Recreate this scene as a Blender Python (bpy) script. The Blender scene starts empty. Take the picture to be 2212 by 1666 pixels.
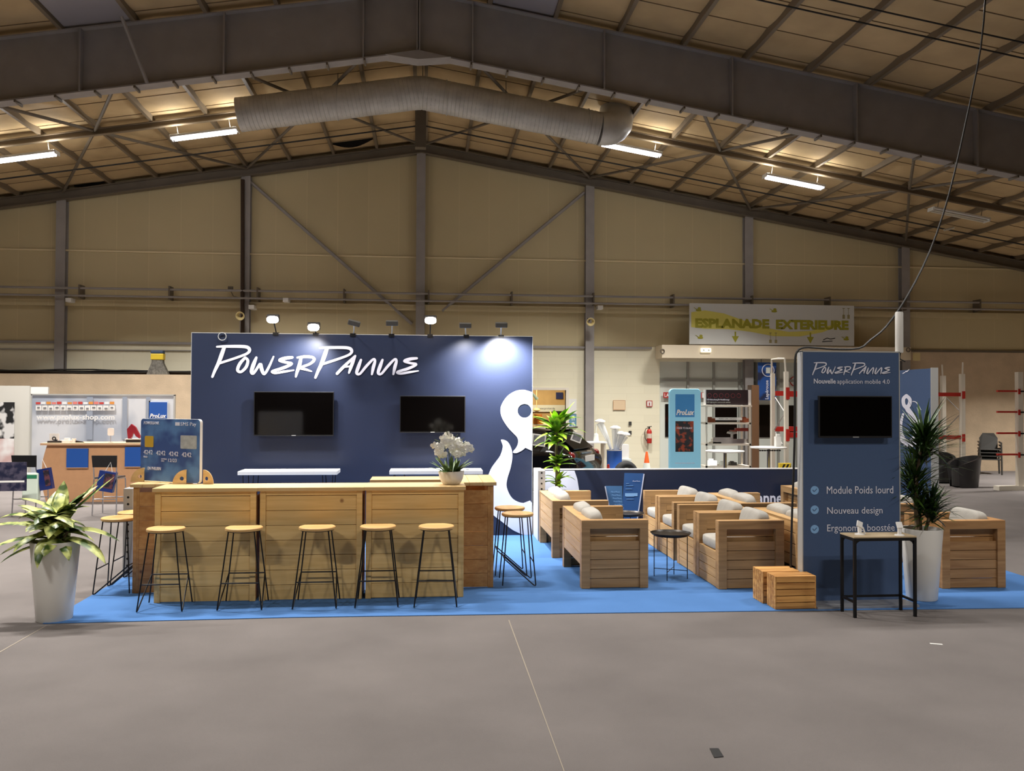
import bpy, bmesh, math, random
from mathutils import Vector, Matrix, Euler
random.seed(7)
C = bpy.context.scene.collection
scene = bpy.context.scene
PI = math.pi

# ------------------------------------------------------------------ camera
F = 1850.0; CAMH = 1.95; CX, CY = 1106, 833
YAW = math.atan(181/F); PITCH = math.atan(35.7/F); ROLL = .0038
fw = Vector((math.sin(YAW)*math.cos(PITCH), math.cos(YAW)*math.cos(PITCH), math.sin(PITCH)))
r0 = Vector((math.cos(YAW), -math.sin(YAW), 0)); u0 = r0.cross(fw)
rt = r0*math.cos(ROLL)+u0*math.sin(ROLL); up = -r0*math.sin(ROLL)+u0*math.cos(ROLL)
cam = bpy.data.cameras.new('camera'); cam_o = bpy.data.objects.new('camera', cam); C.objects.link(cam_o)
cam.sensor_width = 36; cam.lens = F/2212*36; cam.clip_end = 200
m = Matrix((rt, up, -fw)).transposed().to_4x4(); m.translation = Vector((0, 0, CAMH)); cam_o.matrix_world = m
scene.camera = cam_o
CP = Vector((0, 0, CAMH))
def ray(x, y): return fw + rt*((x-CX)/F) - up*((y-CY)/F)
def G(x, y, z=0.0):                     # point of the horizontal plane z seen at a pixel
    d = ray(x, y); return CP + d*((z-CAMH)/d.z)
def P(x, y, Y):                         # point of the upright plane Y seen at a pixel
    d = ray(x, y); return CP + d*(Y/d.y)
def PX(x, y, X):
    d = ray(x, y); return CP + d*(X/d.x)

# ------------------------------------------------------------------ view, world
scene.view_settings.view_transform = 'Standard'; scene.view_settings.look = 'None'
scene.view_settings.gamma = 1; scene.view_settings.use_curve_mapping = False
scene.view_settings.exposure = 0.45
w = bpy.data.worlds.new('world'); scene.world = w; w.use_nodes = True
w.node_tree.nodes['Background'].inputs[0].default_value = (.5, .55, .7, 1)
w.node_tree.nodes['Background'].inputs[1].default_value = .02
scene.cycles.max_bounces = 6; scene.cycles.diffuse_bounces = 4; scene.cycles.glossy_bounces = 3
scene.cycles.transmission_bounces = 4; scene.cycles.transparent_max_bounces = 6
scene.cycles.sample_clamp_indirect = 4
scene.cycles.use_denoising = True

# ------------------------------------------------------------------ lamps' light (only the far row's housings are built below)
ROOFS = .165; XR = -.2
def zr(x, z0=8.95): return z0 - ROOFS*abs(x-XR)
LAMP_P = 210
def area(name, loc, sx, sy, power, col, rot=(0, 0, 0), spread=PI):
    l = bpy.data.lights.new(name, 'AREA'); l.shape = 'RECTANGLE'; l.size = sx; l.size_y = sy
    l.energy = power; l.color = col; l.spread = spread
    o = bpy.data.objects.new(name, l); C.objects.link(o); o.location = loc; o.rotation_euler = rot
    return o
def spot(name, loc, tgt, power, ang, col, blend=.6, r=.05):
    l = bpy.data.lights.new(name, 'SPOT'); l.energy = power; l.spot_size = ang; l.spot_blend = blend
    l.color = col; l.shadow_soft_size = r
    o = bpy.data.objects.new(name, l); C.objects.link(o); o.location = loc
    o.rotation_euler = (Vector(tgt)-Vector(loc)).to_track_quat('-Z', 'Y').to_euler()
    return o
COOL = (1, .97, .93)
FAR_LAMPS = [-8.6, -4.85, 4.55, 8.4]
UNSEEN_ROWS = {10.15: [(-8.6, 1.3), (-4.9, 1.9), (-.9, 1.1), (3.2, .7), (7.2, .7)], 1.2: [(-5.5, 1.1), (4.8, .9), (9.8, .9)], 19.02: [(-13, .8), (16.6, 1.5)]}  # last pair: unseen lamps added to brighten the outer parts of the end wall

# ------------------------------------------------------------------ materials
def lin(c):
    return tuple(((v/255)/12.92 if v <= 10 else (((v/255)+.055)/1.055)**2.4) for v in c)+(1,)
def mat(name, col, rough=.6, metal=0, emit=0, spec=.5, var=0, vscale=6, stretch=(1, 1, 1), bump=0, bscale=60, ecol=None, island=0, trans=0, alpha=1, coat=0):
    m = bpy.data.materials.new(name); m.use_nodes = True
    nt = m.node_tree; b = nt.nodes['Principled BSDF']
    c = lin(col)
    b.inputs['Base Color'].default_value = c; b.inputs['Roughness'].default_value = rough
    b.inputs['Metallic'].default_value = metal; b.inputs['Specular IOR Level'].default_value = spec
    b.inputs['Transmission Weight'].default_value = trans; b.inputs['Alpha'].default_value = alpha
    b.inputs['Coat Weight'].default_value = coat
    if emit:
        b.inputs['Emission Color'].default_value = lin(ecol or col); b.inputs['Emission Strength'].default_value = emit
    last = None
    if var or bump:
        tc = nt.nodes.new('ShaderNodeTexCoord'); mp = nt.nodes.new('ShaderNodeMapping')
        nt.links.new(tc.outputs['Object'], mp.inputs['Vector']); mp.inputs['Scale'].default_value = stretch
    if var:
        n = nt.nodes.new('ShaderNodeTexNoise'); n.inputs['Scale'].default_value = vscale; n.inputs['Detail'].default_value = 5
        nt.links.new(mp.outputs[0], n.inputs['Vector'])
        r = nt.nodes.new('ShaderNodeValToRGB')
        r.color_ramp.elements[0].position = .3; r.color_ramp.elements[1].position = .7
        r.color_ramp.elements[0].color = tuple(v*(1-var) for v in c[:3])+(1,)
        r.color_ramp.elements[1].color = tuple(min(1, v*(1+var)) for v in c[:3])+(1,)
        nt.links.new(n.outputs['Fac'], r.inputs['Fac']); nt.links.new(r.outputs['Color'], b.inputs['Base Color'])
        last = r.outputs['Color']
    if island:
        g = nt.nodes.new('ShaderNodeNewGeometry'); mr = nt.nodes.new('ShaderNodeMapRange')
        mr.inputs['To Min'].default_value = 1-island; mr.inputs['To Max'].default_value = 1+island
        nt.links.new(g.outputs['Random Per Island'], mr.inputs['Value'])
        h = nt.nodes.new('ShaderNodeHueSaturation'); nt.links.new(mr.outputs[0], h.inputs['Value'])
        if last: nt.links.new(last, h.inputs['Color'])
        else: h.inputs['Color'].default_value = c
        nt.links.new(h.outputs[0], b.inputs['Base Color'])
    if bump:
        n2 = nt.nodes.new('ShaderNodeTexNoise'); n2.inputs['Scale'].default_value = bscale; n2.inputs['Detail'].default_value = 3
        nt.links.new(mp.outputs[0], n2.inputs['Vector'])
        bp = nt.nodes.new('ShaderNodeBump'); bp.inputs['Strength'].default_value = bump; bp.inputs['Distance'].default_value = .01
        nt.links.new(n2.outputs['Fac'], bp.inputs['Height']); nt.links.new(bp.outputs[0], b.inputs['Normal'])
    return m
def wood(name, light, dark, knot, axis='X', ksc=3.2, rough=.55, island=.1, knots=True):
    m = bpy.data.materials.new(name); m.use_nodes = True
    nt = m.node_tree; b = nt.nodes['Principled BSDF']; b.inputs['Roughness'].default_value = rough
    N = nt.nodes.new; L = nt.links.new
    tc = N('ShaderNodeTexCoord'); g = N('ShaderNodeNewGeometry')
    off = N('ShaderNodeVectorMath'); off.operation = 'ADD'
    sc = N('ShaderNodeVectorMath'); sc.operation = 'SCALE'; sc.inputs[0].default_value = (13.7, 7.3, 9.1)
    oi = N('ShaderNodeObjectInfo'); ad = N('ShaderNodeMath'); ad.operation = 'ADD'; L(g.outputs['Random Per Island'], ad.inputs[0]); L(oi.outputs['Random'], ad.inputs[1])
    L(ad.outputs[0], sc.inputs['Scale']); L(tc.outputs['Object'], off.inputs[0]); L(sc.outputs[0], off.inputs[1])
    mp = N('ShaderNodeMapping')
    mp.inputs['Scale'].default_value = {'X': (.9, 6, 14), 'Y': (6, .9, 14), 'Z': (6, 6, .9)}[axis]
    L(off.outputs[0], mp.inputs['Vector'])
    n = N('ShaderNodeTexNoise'); n.inputs['Scale'].default_value = 1.6; n.inputs['Detail'].default_value = 6; n.inputs['Distortion'].default_value = .6
    L(mp.outputs[0], n.inputs['Vector'])
    r = N('ShaderNodeValToRGB'); r.color_ramp.elements[0].position = .3; r.color_ramp.elements[1].position = .68
    r.color_ramp.elements[0].color = lin(dark); r.color_ramp.elements[1].color = lin(light)
    L(n.outputs['Fac'], r.inputs['Fac'])
    out = r.outputs['Color']
    if knots:
        v = N('ShaderNodeTexVoronoi'); v.inputs['Scale'].default_value = ksc; v.inputs['Randomness'].default_value = 1
        L(off.outputs[0], v.inputs['Vector'])
        rr = N('ShaderNodeValToRGB'); rr.color_ramp.elements[0].position = .04; rr.color_ramp.elements[1].position = .09
        rr.color_ramp.elements[0].color = (1, 1, 1, 1); rr.color_ramp.elements[1].color = (0, 0, 0, 1)
        L(v.outputs['Distance'], rr.inputs['Fac'])
        mx = N('ShaderNodeMix'); mx.data_type = 'RGBA'; L(rr.outputs['Color'], mx.inputs['Factor'])
        L(out, mx.inputs['A']); mx.inputs['B'].default_value = lin(knot); out = mx.outputs['Result']
    h = N('ShaderNodeHueSaturation'); mr = N('ShaderNodeMapRange')
    mr.inputs['To Min'].default_value = 1-island; mr.inputs['To Max'].default_value = 1+island
    L(g.outputs['Random Per Island'], mr.inputs['Value']); L(mr.outputs[0], h.inputs['Value']); L(out, h.inputs['Color'])
    L(h.outputs[0], b.inputs['Base Color'])
    return m
def panelled(name, col, seam, w, h, noise=.12, axes='XZ', seamw=.012, rough=.7, offset=0.0):
    m = bpy.data.materials.new(name); m.use_nodes = True
    nt = m.node_tree; b = nt.nodes['Principled BSDF']; b.inputs['Roughness'].default_value = rough
    N = nt.nodes.new; L = nt.links.new
    tc = N('ShaderNodeTexCoord'); sp = N('ShaderNodeSeparateXYZ'); cb = N('ShaderNodeCombineXYZ')
    L(tc.outputs['Object'], sp.inputs[0]); L(sp.outputs[axes[0]], cb.inputs['X']); L(sp.outputs[axes[1]], cb.inputs['Y'])
    br = N('ShaderNodeTexBrick'); br.offset = offset; br.inputs['Scale'].default_value = 1
    br.inputs['Brick Width'].default_value = w; br.inputs['Row Height'].default_value = h
    br.inputs['Mortar Size'].default_value = seamw; br.inputs['Mortar Smooth'].default_value = .1
    c = lin(col); br.inputs['Color1'].default_value = c
    br.inputs['Color2'].default_value = tuple(v*(1-noise*.7) for v in c[:3])+(1,)
    br.inputs['Mortar'].default_value = lin(seam)
    L(cb.outputs[0], br.inputs['Vector'])
    n = N('ShaderNodeTexNoise'); n.inputs['Scale'].default_value = .9; n.inputs['Detail'].default_value = 6
    L(tc.outputs['Object'], n.inputs['Vector'])
    mr = N('ShaderNodeMapRange'); mr.inputs['To Min'].default_value = 1-noise; mr.inputs['To Max'].default_value = 1+noise
    L(n.outputs['Fac'], mr.inputs['Value'])
    hs = N('ShaderNodeHueSaturation'); L(mr.outputs[0], hs.inputs['Value']); L(br.outputs['Color'], hs.inputs['Color'])
    L(hs.outputs[0], b.inputs['Base Color'])
    return m

M = {}
M['floor'] = mat('grey_carpet', (119, 113, 110), .95, var=.1, vscale=1.1, bump=.5, bscale=260, spec=.1)
M['carpet'] = mat('blue_carpet', (80, 121, 176), .95, var=.05, vscale=2, bump=.3, bscale=200, spec=.1)
M['wall'] = panelled('cream_sheet_wall', (196, 181, 142), (202, 187, 148), .82, 40, .07)
M['block'] = panelled('painted_block_wall', (232, 225, 198), (224, 216, 188), 1.0, .2, .06, seamw=.006, offset=.5)
M['plinth'] = mat('rough_render', (196, 174, 146), .95, var=.1, vscale=2.5, bump=.6, bscale=30)
M['side'] = mat('dark_cream_wall', (150, 132, 98), .8)
M['ceil'] = mat('roof_blanket', (188, 163, 122), .8, var=.12, vscale=1.5, bump=.35, bscale=7, spec=.3)
M['steel'] = mat('grey_painted_steel', (150, 145, 141), .55, var=.08, vscale=3)
M['steel_d'] = mat('dark_steel', (104, 94, 80), .5, var=.1, vscale=3)
M['purlin'] = mat('galvanised_purlin', (122, 108, 88), .5)
M['batten'] = mat('brown_batten', (116, 96, 70), .8)
M['galv'] = mat('galvanised_duct', (196, 196, 194), .42, .25, var=.12, vscale=4)
M['lampwhite'] = mat('lamp_housing', (225, 225, 220), .4)
M['tube'] = mat('lit_tube', (235, 238, 255), .4, emit=9)
M['tube_off'] = mat('unlit_tube', (205, 198, 180), .3)
M['bulb'] = mat('lit_floodlight', (255, 235, 215), .4, emit=40)
M['black'] = mat('black_metal', (22, 22, 24), .4, .3)
M['blackp'] = mat('black_plastic', (20, 20, 22), .45)
M['screen'] = mat('tv_screen', (5, 4, 4), .06, spec=.3)
M['cable'] = mat('black_cable', (28, 25, 22), .6)
M['navy'] = mat('navy_print', (33, 41, 63), .4, spec=.5, var=.03, vscale=40)
M['navy2'] = mat('slate_blue_print', (70, 90, 124), .6, spec=.3, var=.03, vscale=60)
M['lettering'] = mat('white_lettering', (228, 228, 240), .5)
M['lav'] = mat('pale_lavender_print', (208, 212, 228), .5)
M['icon'] = mat('pale_blue_icon', (135, 180, 225), .5)
M['alu'] = mat('aluminium_profile', (186, 186, 182), .4, .2)
M['white'] = mat('white_paint', (232, 230, 226), .5)
M['whitegloss'] = mat('white_plastic', (226, 223, 216), .35)
M['pine'] = wood('pine_planks', (234, 198, 132), (214, 174, 106), (140, 94, 50), 'X', 3.0)
M['pinetop'] = wood('pine_top', (226, 194, 140), (208, 172, 114), (130, 84, 40), 'X', 1.6)
M['pineend'] = wood('pine_stained', (204, 154, 90), (178, 124, 64), (105, 60, 26), 'X', 3.2)
M['teak'] = wood('tan_hardwood', (206, 168, 114), (182, 142, 94), (120, 80, 44), 'Y', 2.0, knots=False, island=.06)
M['teakx'] = wood('tan_hardwood_across', (188, 148, 98), (158, 121, 77), (120, 80, 44), 'X', 2.0, knots=False, island=.06)
M['teakr'] = wood('amber_hardwood', (188, 142, 90), (156, 110, 64), (110, 66, 34), 'X', 3.0, island=.06)
M['crate'] = wood('scorched_pallet_wood', (226, 172, 100), (166, 110, 54), (84, 48, 22), 'X', 2.5, island=.16)
M['seatwood'] = wood('stool_seat_wood', (214, 174, 112), (190, 146, 86), (150, 104, 60), 'X', 2, knots=False, island=0)
M['cushion'] = mat('grey_cushion_fabric', (172, 168, 160), .9, var=.06, vscale=8, bump=.5, bscale=14, spec=.1)
M['soil'] = mat('bark_soil', (96, 80, 62), .95, var=.3, vscale=40)
M['stem'] = mat('brown_trunk', (120, 104, 80), .85, var=.2, vscale=30)
M['beige'] = mat('beige_laminate', (196, 148, 108), .5, var=.04, vscale=10)
M['blue'] = mat('strong_blue', (28, 82, 164), .5)
M['sky'] = mat('sky_blue_panel', (150, 220, 252), .5)
M['cyan2'] = mat('mid_blue_print', (60, 134, 196), .5)
M['red'] = mat('red_paint', (186, 44, 34), .45)
M['orange'] = mat('orange_plastic', (232, 96, 34), .5)
M['glassdk'] = mat('dark_window', (18, 12, 10), .08, spec=.6)
M['greypanel'] = mat('grey_white_door_panel', (212, 216, 206), .5)
M['rackw'] = mat('rack_cream', (224, 216, 200), .45)
M['chrome'] = mat('chrome_tube', (190, 190, 195), .2, .9)
M['carpaint'] = mat('black_car_paint', (8, 8, 10), .08, coat=1)
M['rubber'] = mat('rubber', (30, 30, 30), .8)
M['taillight'] = mat('red_lens', (120, 14, 12), .15, coat=1)
M['leather'] = mat('black_leatherette', (34, 32, 33), .35)
M['greypl'] = mat('dark_grey_plastic', (62, 60, 56), .45)
M['paper'] = mat('white_paper', (226, 224, 218), .7)
M['yellow'] = mat('yellow_plastic', (222, 190, 48), .5)
M['tan'] = mat('tan_room', (190, 160, 110), .8, var=.1, vscale=3)
M['petal'] = mat('white_petal', (240, 238, 228), .5)
M['speaker'] = mat('cream_speaker', (214, 196, 142), .5)
M['film'] = mat('plastic_film', (235, 238, 238), .25, alpha=.55)
M['concrete_base'] = mat('brushed_steel_plate', (176, 176, 178), .35, .5)
M['banner_w'] = mat('banner_white', (196, 196, 190), .6)
M['olive'] = mat('olive_print', (150, 146, 36), .6)
M['olive2'] = mat('pale_yellow_print', (206, 196, 96), .6)
M['stripe_red'] = mat('label_red', (170, 40, 36), .5)
def leafmat(name, a, b_, sc, rough=.4, ramp=(.42, .58)):
    m = bpy.data.materials.new(name); m.use_nodes = True
    nt = m.node_tree; b = nt.nodes['Principled BSDF']; b.inputs['Roughness'].default_value = rough
    N = nt.nodes.new; L = nt.links.new
    tc = N('ShaderNodeTexCoord'); n = N('ShaderNodeTexNoise'); n.inputs['Scale'].default_value = sc; n.inputs['Detail'].default_value = 2
    L(tc.outputs['Object'], n.inputs['Vector'])
    r = N('ShaderNodeValToRGB'); r.color_ramp.elements[0].position = ramp[0]; r.color_ramp.elements[1].position = ramp[1]
    r.color_ramp.elements[0].color = lin(a); r.color_ramp.elements[1].color = lin(b_)
    L(n.outputs['Fac'], r.inputs['Fac']); L(r.outputs['Color'], b.inputs['Base Color'])
    return m
M['leaf_var'] = leafmat('variegated_leaf', (66, 92, 34), (206, 212, 128), 9)
M['leaf_lime'] = leafmat('lime_leaf', (92, 142, 30), (164, 204, 50), 6)
M['leaf_dark'] = leafmat('dark_green_leaf', (26, 50, 18), (62, 92, 30), 8)
M['leaf_orch'] = leafmat('orchid_leaf', (60, 88, 46), (104, 128, 74), 12)

# ------------------------------------------------------------------ mesh builder
class MB:
    def __init__(s): s.v = []; s.f = []; s.smooth = False
    def add(s, vs, fs):
        n = len(s.v); s.v += [tuple(v) for v in vs]; s.f += [tuple(i+n for i in f) for f in fs]; return s
    def box(s, x0, y0, z0, x1, y1, z1):
        if x0 > x1: x0, x1 = x1, x0
        if y0 > y1: y0, y1 = y1, y0
        if z0 > z1: z0, z1 = z1, z0
        vs = [(x, y, z) for x in (x0, x1) for y in (y0, y1) for z in (z0, z1)]
        return s.add(vs, [(0, 1, 3, 2), (4, 6, 7, 5), (0, 4, 5, 1), (2, 3, 7, 6), (0, 2, 6, 4), (1, 5, 7, 3)])
    def prism(s, pts, d):               # pts: 3D polygon, d: extrusion vector
        n = len(pts); d = Vector(d); a = [Vector(p) for p in pts]; b = [p+d for p in a]
        return s.add(a+b, [tuple(range(n))[::-1], tuple(range(n, 2*n))]+[(i, (i+1) % n, n+(i+1) % n, n+i) for i in range(n)])
    def tube(s, path, r, n=8, close=False):
        P_ = [Vector(p) for p in path]; k = len(P_); rings = []
        prev = None
        for i, p in enumerate(P_):
            if close: t = (P_[(i+1) % k]-P_[i-1])
            else: t = (P_[min(i+1, k-1)]-P_[max(i-1, 0)])
            t.normalize()
            if prev is None:
                a = Vector((0, 0, 1)) if abs(t.z) < .9 else Vector((1, 0, 0))
            else: a = prev
            u = (a - t*a.dot(t)).normalized(); prev = u; v = t.cross(u)
            rr = r[i] if isinstance(r, (list, tuple)) else r
            rings.append([p+(u*math.cos(2*PI*j/n)+v*math.sin(2*PI*j/n))*rr for j in range(n)])
        vs = [q for R in rings for q in R]; fs = []
        for i in range(k if close else k-1):
            i2 = (i+1) % k
            for j in range(n): fs.append((i*n+j, i*n+(j+1) % n, i2*n+(j+1) % n, i2*n+j))
        if not close: fs += [tuple(range(n))[::-1], tuple(range((k-1)*n, k*n))]
        return s.add(vs, fs)
    def lathe(s, prof, n=32, c=(0, 0), squash=1, cap=True):       # prof: (r, z)
        vs = []; fs = []
        for r, z in prof:
            for j in range(n): vs.append((c[0]+r*math.cos(2*PI*j/n), c[1]+squash*r*math.sin(2*PI*j/n), z))
        k = len(prof)
        for i in range(k-1):
            for j in range(n): fs.append((i*n+j, i*n+(j+1) % n, (i+1)*n+(j+1) % n, (i+1)*n+j))
        if cap:
            if prof[0][0] > 1e-5: fs.append(tuple(range(n))[::-1])
            if prof[-1][0] > 1e-5: fs.append(tuple(range((k-1)*n, k*n)))
        return s.add(vs, fs)
    def pillow(s, c, d, e=.45, nu=20, nv=12, rot=None):
        vs = []; sg = lambda v, p: math.copysign(abs(v)**p, v)
        for i in range(nv+1):
            ph = -PI/2+PI*i/nv
            for j in range(nu):
                th = 2*PI*j/nu
                p = Vector((d[0]/2*sg(math.cos(ph), e)*sg(math.cos(th), e), d[1]/2*sg(math.cos(ph), e)*sg(math.sin(th), e), d[2]/2*sg(math.sin(ph), e)))
                if rot: p.rotate(Euler(rot))
                vs.append(p+Vector(c))
        fs = [(i*nu+j, i*nu+(j+1) % nu, (i+1)*nu+(j+1) % nu, (i+1)*nu+j) for i in range(nv) for j in range(nu)]
        return s.add(vs, fs)
    def leaf(s, base, az, length, width, rise, droop, fold=.25, n=7, taper=1.0):
        # a blade that leaves base at elevation rise and bends down by droop radians
        p = Vector(base); el = rise; vs = []; side = Vector((-math.sin(az), math.cos(az), 0))
        for i in range(n+1):
            t = i/n; wd = width*math.sin(PI*min(1, (t*.94+.06)**taper))**.8/2 if t < 1 else 0.001
            d = Vector((math.cos(az)*math.cos(el), math.sin(az)*math.cos(el), math.sin(el)))
            nrm = side.cross(d)*-1
            vs += [p+side*wd+nrm*(-wd*fold), p.copy(), p-side*wd+nrm*(-wd*fold)]
            p = p+d*(length/n); el -= droop/n
        fs = []
        for i in range(n):
            a = i*3; fs += [(a, a+1, a+4, a+3), (a+1, a+2, a+5, a+4)]
        return s.add(vs, fs)
    def xf(s, mtx, start=0):
        s.v = s.v[:start]+[tuple(mtx @ Vector(v)) for v in s.v[start:]]; return s
    def build(s, name, mt, parent=None, label=None, smooth=False, bevel=0, loc=None, auto=None, double=False):
        me = bpy.data.meshes.new(name); me.from_pydata(s.v, [], s.f)
        bm = bmesh.new(); bm.from_mesh(me)
        if not double: bmesh.ops.recalc_face_normals(bm, faces=bm.faces)
        bm.to_mesh(me); bm.free()
        me.materials.append(M[mt] if isinstance(mt, str) else mt)
        if smooth: me.polygons.foreach_set('use_smooth', [True]*len(me.polygons))
        o = bpy.data.objects.new(name, me); C.objects.link(o)
        if parent: o.parent = parent
        if loc: o.location = loc
        if bevel:
            b = o.modifiers.new('bevel', 'BEVEL'); b.width = bevel; b.segments = 2; b.limit_method = 'ANGLE'; b.angle_limit = .7
        if smooth == 'auto':
            e = o.modifiers.new('split', 'EDGE_SPLIT'); e.split_angle = math.radians(40)
        if label: o['label'] = label
        return o
def box(*a): return MB().box(*a)
def thing(name, label, cat, loc=(0, 0, 0), rz=0, group=None):
    o = bpy.data.objects.new(name, None); C.objects.link(o); o.location = loc; o.rotation_euler = (0, 0, rz)
    o.empty_display_size = .1
    return tag(o, label, cat, group)
def tag(o, label, cat, group=None):
    o['label'] = label; o['category'] = cat
    if group: o['group'] = group
    return o
def struct(o): o['kind'] = 'structure'; return o
def dup(root, loc, rz, label, group=None):
    r = root.copy(); C.objects.link(r); r.location = loc; r.rotation_euler = (0, 0, rz); r['label'] = label
    if group: r['group'] = group
    def rec(a, b):
        for ch in list(a.children):
            c = ch.copy(); C.objects.link(c); c.parent = b; rec(ch, c)
    rec(root, r)
    return r
def curve_mesh(name, polys, mt, parent=None, depth=.002, mtx=None, label=None):
    # filled flat outlines (holes allowed) in local XZ, turned into a thin solid facing -Y
    cu = bpy.data.curves.new(name, 'CURVE'); cu.dimensions = '2D'; cu.fill_mode = 'BOTH'; cu.extrude = depth/2
    for pl in polys:
        sp = cu.splines.new('POLY'); sp.points.add(len(pl)-1); sp.use_cyclic_u = True
        for i, (x, y) in enumerate(pl): sp.points[i].co = (x, y, 0, 1)
    return from_curve(name, cu, mt, parent, mtx, label)
def from_curve(name, cu, mt, parent, mtx, label=None, fit=None, align='L'):
    o = bpy.data.objects.new(name+'_c', cu); C.objects.link(o)
    bpy.context.view_layer.update()
    dg = bpy.context.evaluated_depsgraph_get()
    me = bpy.data.meshes.new_from_object(o.evaluated_get(dg)); bpy.data.objects.remove(o)
    if fit and len(me.vertices):
        xs = [v.co.x for v in me.vertices]; ys = [v.co.y for v in me.vertices]
        x0, x1, y0, y1 = min(xs), max(xs), min(ys), max(ys)
        sx = fit[0]/max(1e-6, x1-x0); sy = fit[1]/max(1e-6, y1-y0) if fit[1] else sx
        for v in me.vertices: v.co.x = (v.co.x-x0)*sx; v.co.y = (v.co.y-y0)*sy
    me.name = name; me.materials.clear(); me.materials.append(M[mt] if isinstance(mt, str) else mt)
    me.transform(Matrix.Rotation(PI/2, 4, 'X'))
    if mtx is not None: me.transform(mtx)
    r = bpy.data.objects.new(name, me); C.objects.link(r)
    if parent: r.parent = parent
    if label: r['label'] = label
    return r
def text(name, s, mt, parent, x, y, z, wd, ht, bold=0, shear=0, depth=.002, rz=0, ry=0):
    # lettering whose lower-left corner is (x, y, z), wd wide and ht high, facing -Y before rz
    cu = bpy.data.curves.new(name, 'FONT'); cu.body = s; cu.size = 1; cu.extrude = depth/2
    cu.offset = bold; cu.shear = shear; cu.resolution_u = 2
    mt_ = Matrix.Translation((x, y, z)) @ Matrix.Rotation(rz, 4, 'Z') @ Matrix.Rotation(ry, 4, 'Y')
    return from_curve(name, cu, mt, parent, mt_, fit=(wd, ht))

# ------------------------------------------------------------------ hall shell
YE = 23.42; YF = -12; XL, XRW = -19, 19.5
struct(box(XL, YF, -.1, XRW, YE, 0).build('floor', 'floor'))
# end wall: sheet metal above, with the glazed entrance and a doorway cut in its foot
def wallquad(name, x0, x1, z0, z1=None, y=YE, mt='wall', th=.12):
    xs = [x0, x1]
    if x0 < XR < x1 and z1 is None: xs = [x0, XR, x1]
    topz = [(zr(x, 9.22) if z1 is None else z1) for x in xs]
    pts = [(x0, y, z0), (x1, y, z0)]+[(x, y, z) for x, z in reversed(list(zip(xs, topz)))]
    return MB().prism(pts, (0, th, 0)).build(name, mt)
struct(wallquad('wall_back', XL, XRW, 3.5))
DX0, DX1 = 2.2, P(1222, 900, YE).x                       # side doorway
EX0, EX1 = P(1425, 800, YE).x, P(1965, 800, YE).x        # entrance under the canopy
DZ = P(1190, 843, YE).z
struct(wallquad('wall_back_lower', XL, DX0, 0, 3.5, mt='block'))
struct(wallquad('wall_back_lower', DX1, EX0, 0, 3.5, mt='block'))
struct(wallquad('wall_back_lower', DX0, DX1, DZ, 3.5, mt='block'))
struct(wallquad('wall_back_lower', EX1, XRW, 0, 3.5, mt='plinth'))
struct(wallquad('wall_back_lower', EX0, EX1, 3.1, 3.5, mt='block'))
struct(box(XL, YF, 0, XL-.1, YE, 9).build('wall_left', 'side'))
struct(box(XRW, YF, 0, XRW+.1, YE, 9).build('wall_right', 'side'))
struct(box(XL, YF-.1, 0, XRW, YF, 9.2).build('wall_front', 'side'))
# ceiling: quilted insulation blanket between purlins
cm = MB(); NY = 44; dy = .9
for sgn in (-1, 1):
    xend = XL if sgn < 0 else XRW
    nx = 17
    ys = []; y = YE-NY*dy
    vs = []; fs = []
    sub = 5; cols = NY*sub+1; rows = nx*2+1
    rnd = [[random.uniform(.6, 1.3) for _ in range(nx)] for _ in range(NY)]
    for i in range(rows):
        x = XR+(xend-XR)*i/(rows-1)
        for j in range(cols):
            yy = YE-j*dy/sub; t = (j % sub)/sub
            k = rnd[min(NY-1, j//sub)][min(nx-1, i//2)]
            sag = .055*math.sin(PI*t)*k*(1 if i % 2 else .75)
            vs.append((x, yy, zr(x, 9.08)-sag*.8))
    for i in range(rows-1):
        for j in range(cols-1):
            a = i*cols+j; fs.append((a, a+1, a+cols+1, a+cols))
    cm.add(vs, fs)
struct(cm.build('ceiling', 'ceil', smooth=True))
# the thin battens across the slope
bt = MB()
for j in range(0, 15):
    y = YE-j*dy
    for sgn, xe in ((-1, -17), (1, 18.5)):
        n = 10; pts = [(XR, y-.006, zr(XR, 9.08)), (xe, y-.006, zr(xe, 9.08)), (xe, y-.006, zr(xe, 9.068)), (XR, y-.006, zr(XR, 9.068))]
        bt.prism(pts, (0, .012, 0))
struct(bt.build('trim_battens', 'batten'))
PURL = [XR-.12, XR+.12]+[XR+1.21+1.137*k for k in range(16)]+[XR-1.21-1.147*k for k in range(15)]
for i, x in enumerate(PURL):
    z = zr(x)
    pm = box(x-.035, 5, z, x+.035, YE-.02, z+.17)
    struct(pm.build('trim_purlin', 'purlin'))
def rafter(name, y, z0, depth, fl, th=.02, x0=-18.8, x1=19.3, mt='steel'):
    mb = MB()
    for a, b in ((x0, XR), (XR, x1)):
        za, zb = zr(a, z0), zr(b, z0)
        mb.prism([(a, y-th/2, za), (b, y-th/2, zb), (b, y-th/2, zb-depth), (a, y-th/2, za-depth)], (0, th, 0))
        for t in (0, depth-.02):
            mb.prism([(a, y-fl/2, za-t), (b, y-fl/2, zb-t), (b, y-fl/2, zb-t-.022), (a, y-fl/2, za-t-.022)], (0, fl, 0))
    return struct(mb.build(name, mt))
rafter('trim_end_rafter', YE-.16, 8.95, .26, .2, mt='steel_d')
rafter('trim_mid_rafter', 19.1, 8.94, .14, .10, mt='purlin')
YPF = 14.6
pf = rafter('trim_portal_frame', YPF, 8.95, 1.07, .24, mt='steel')
sm = MB()
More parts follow.
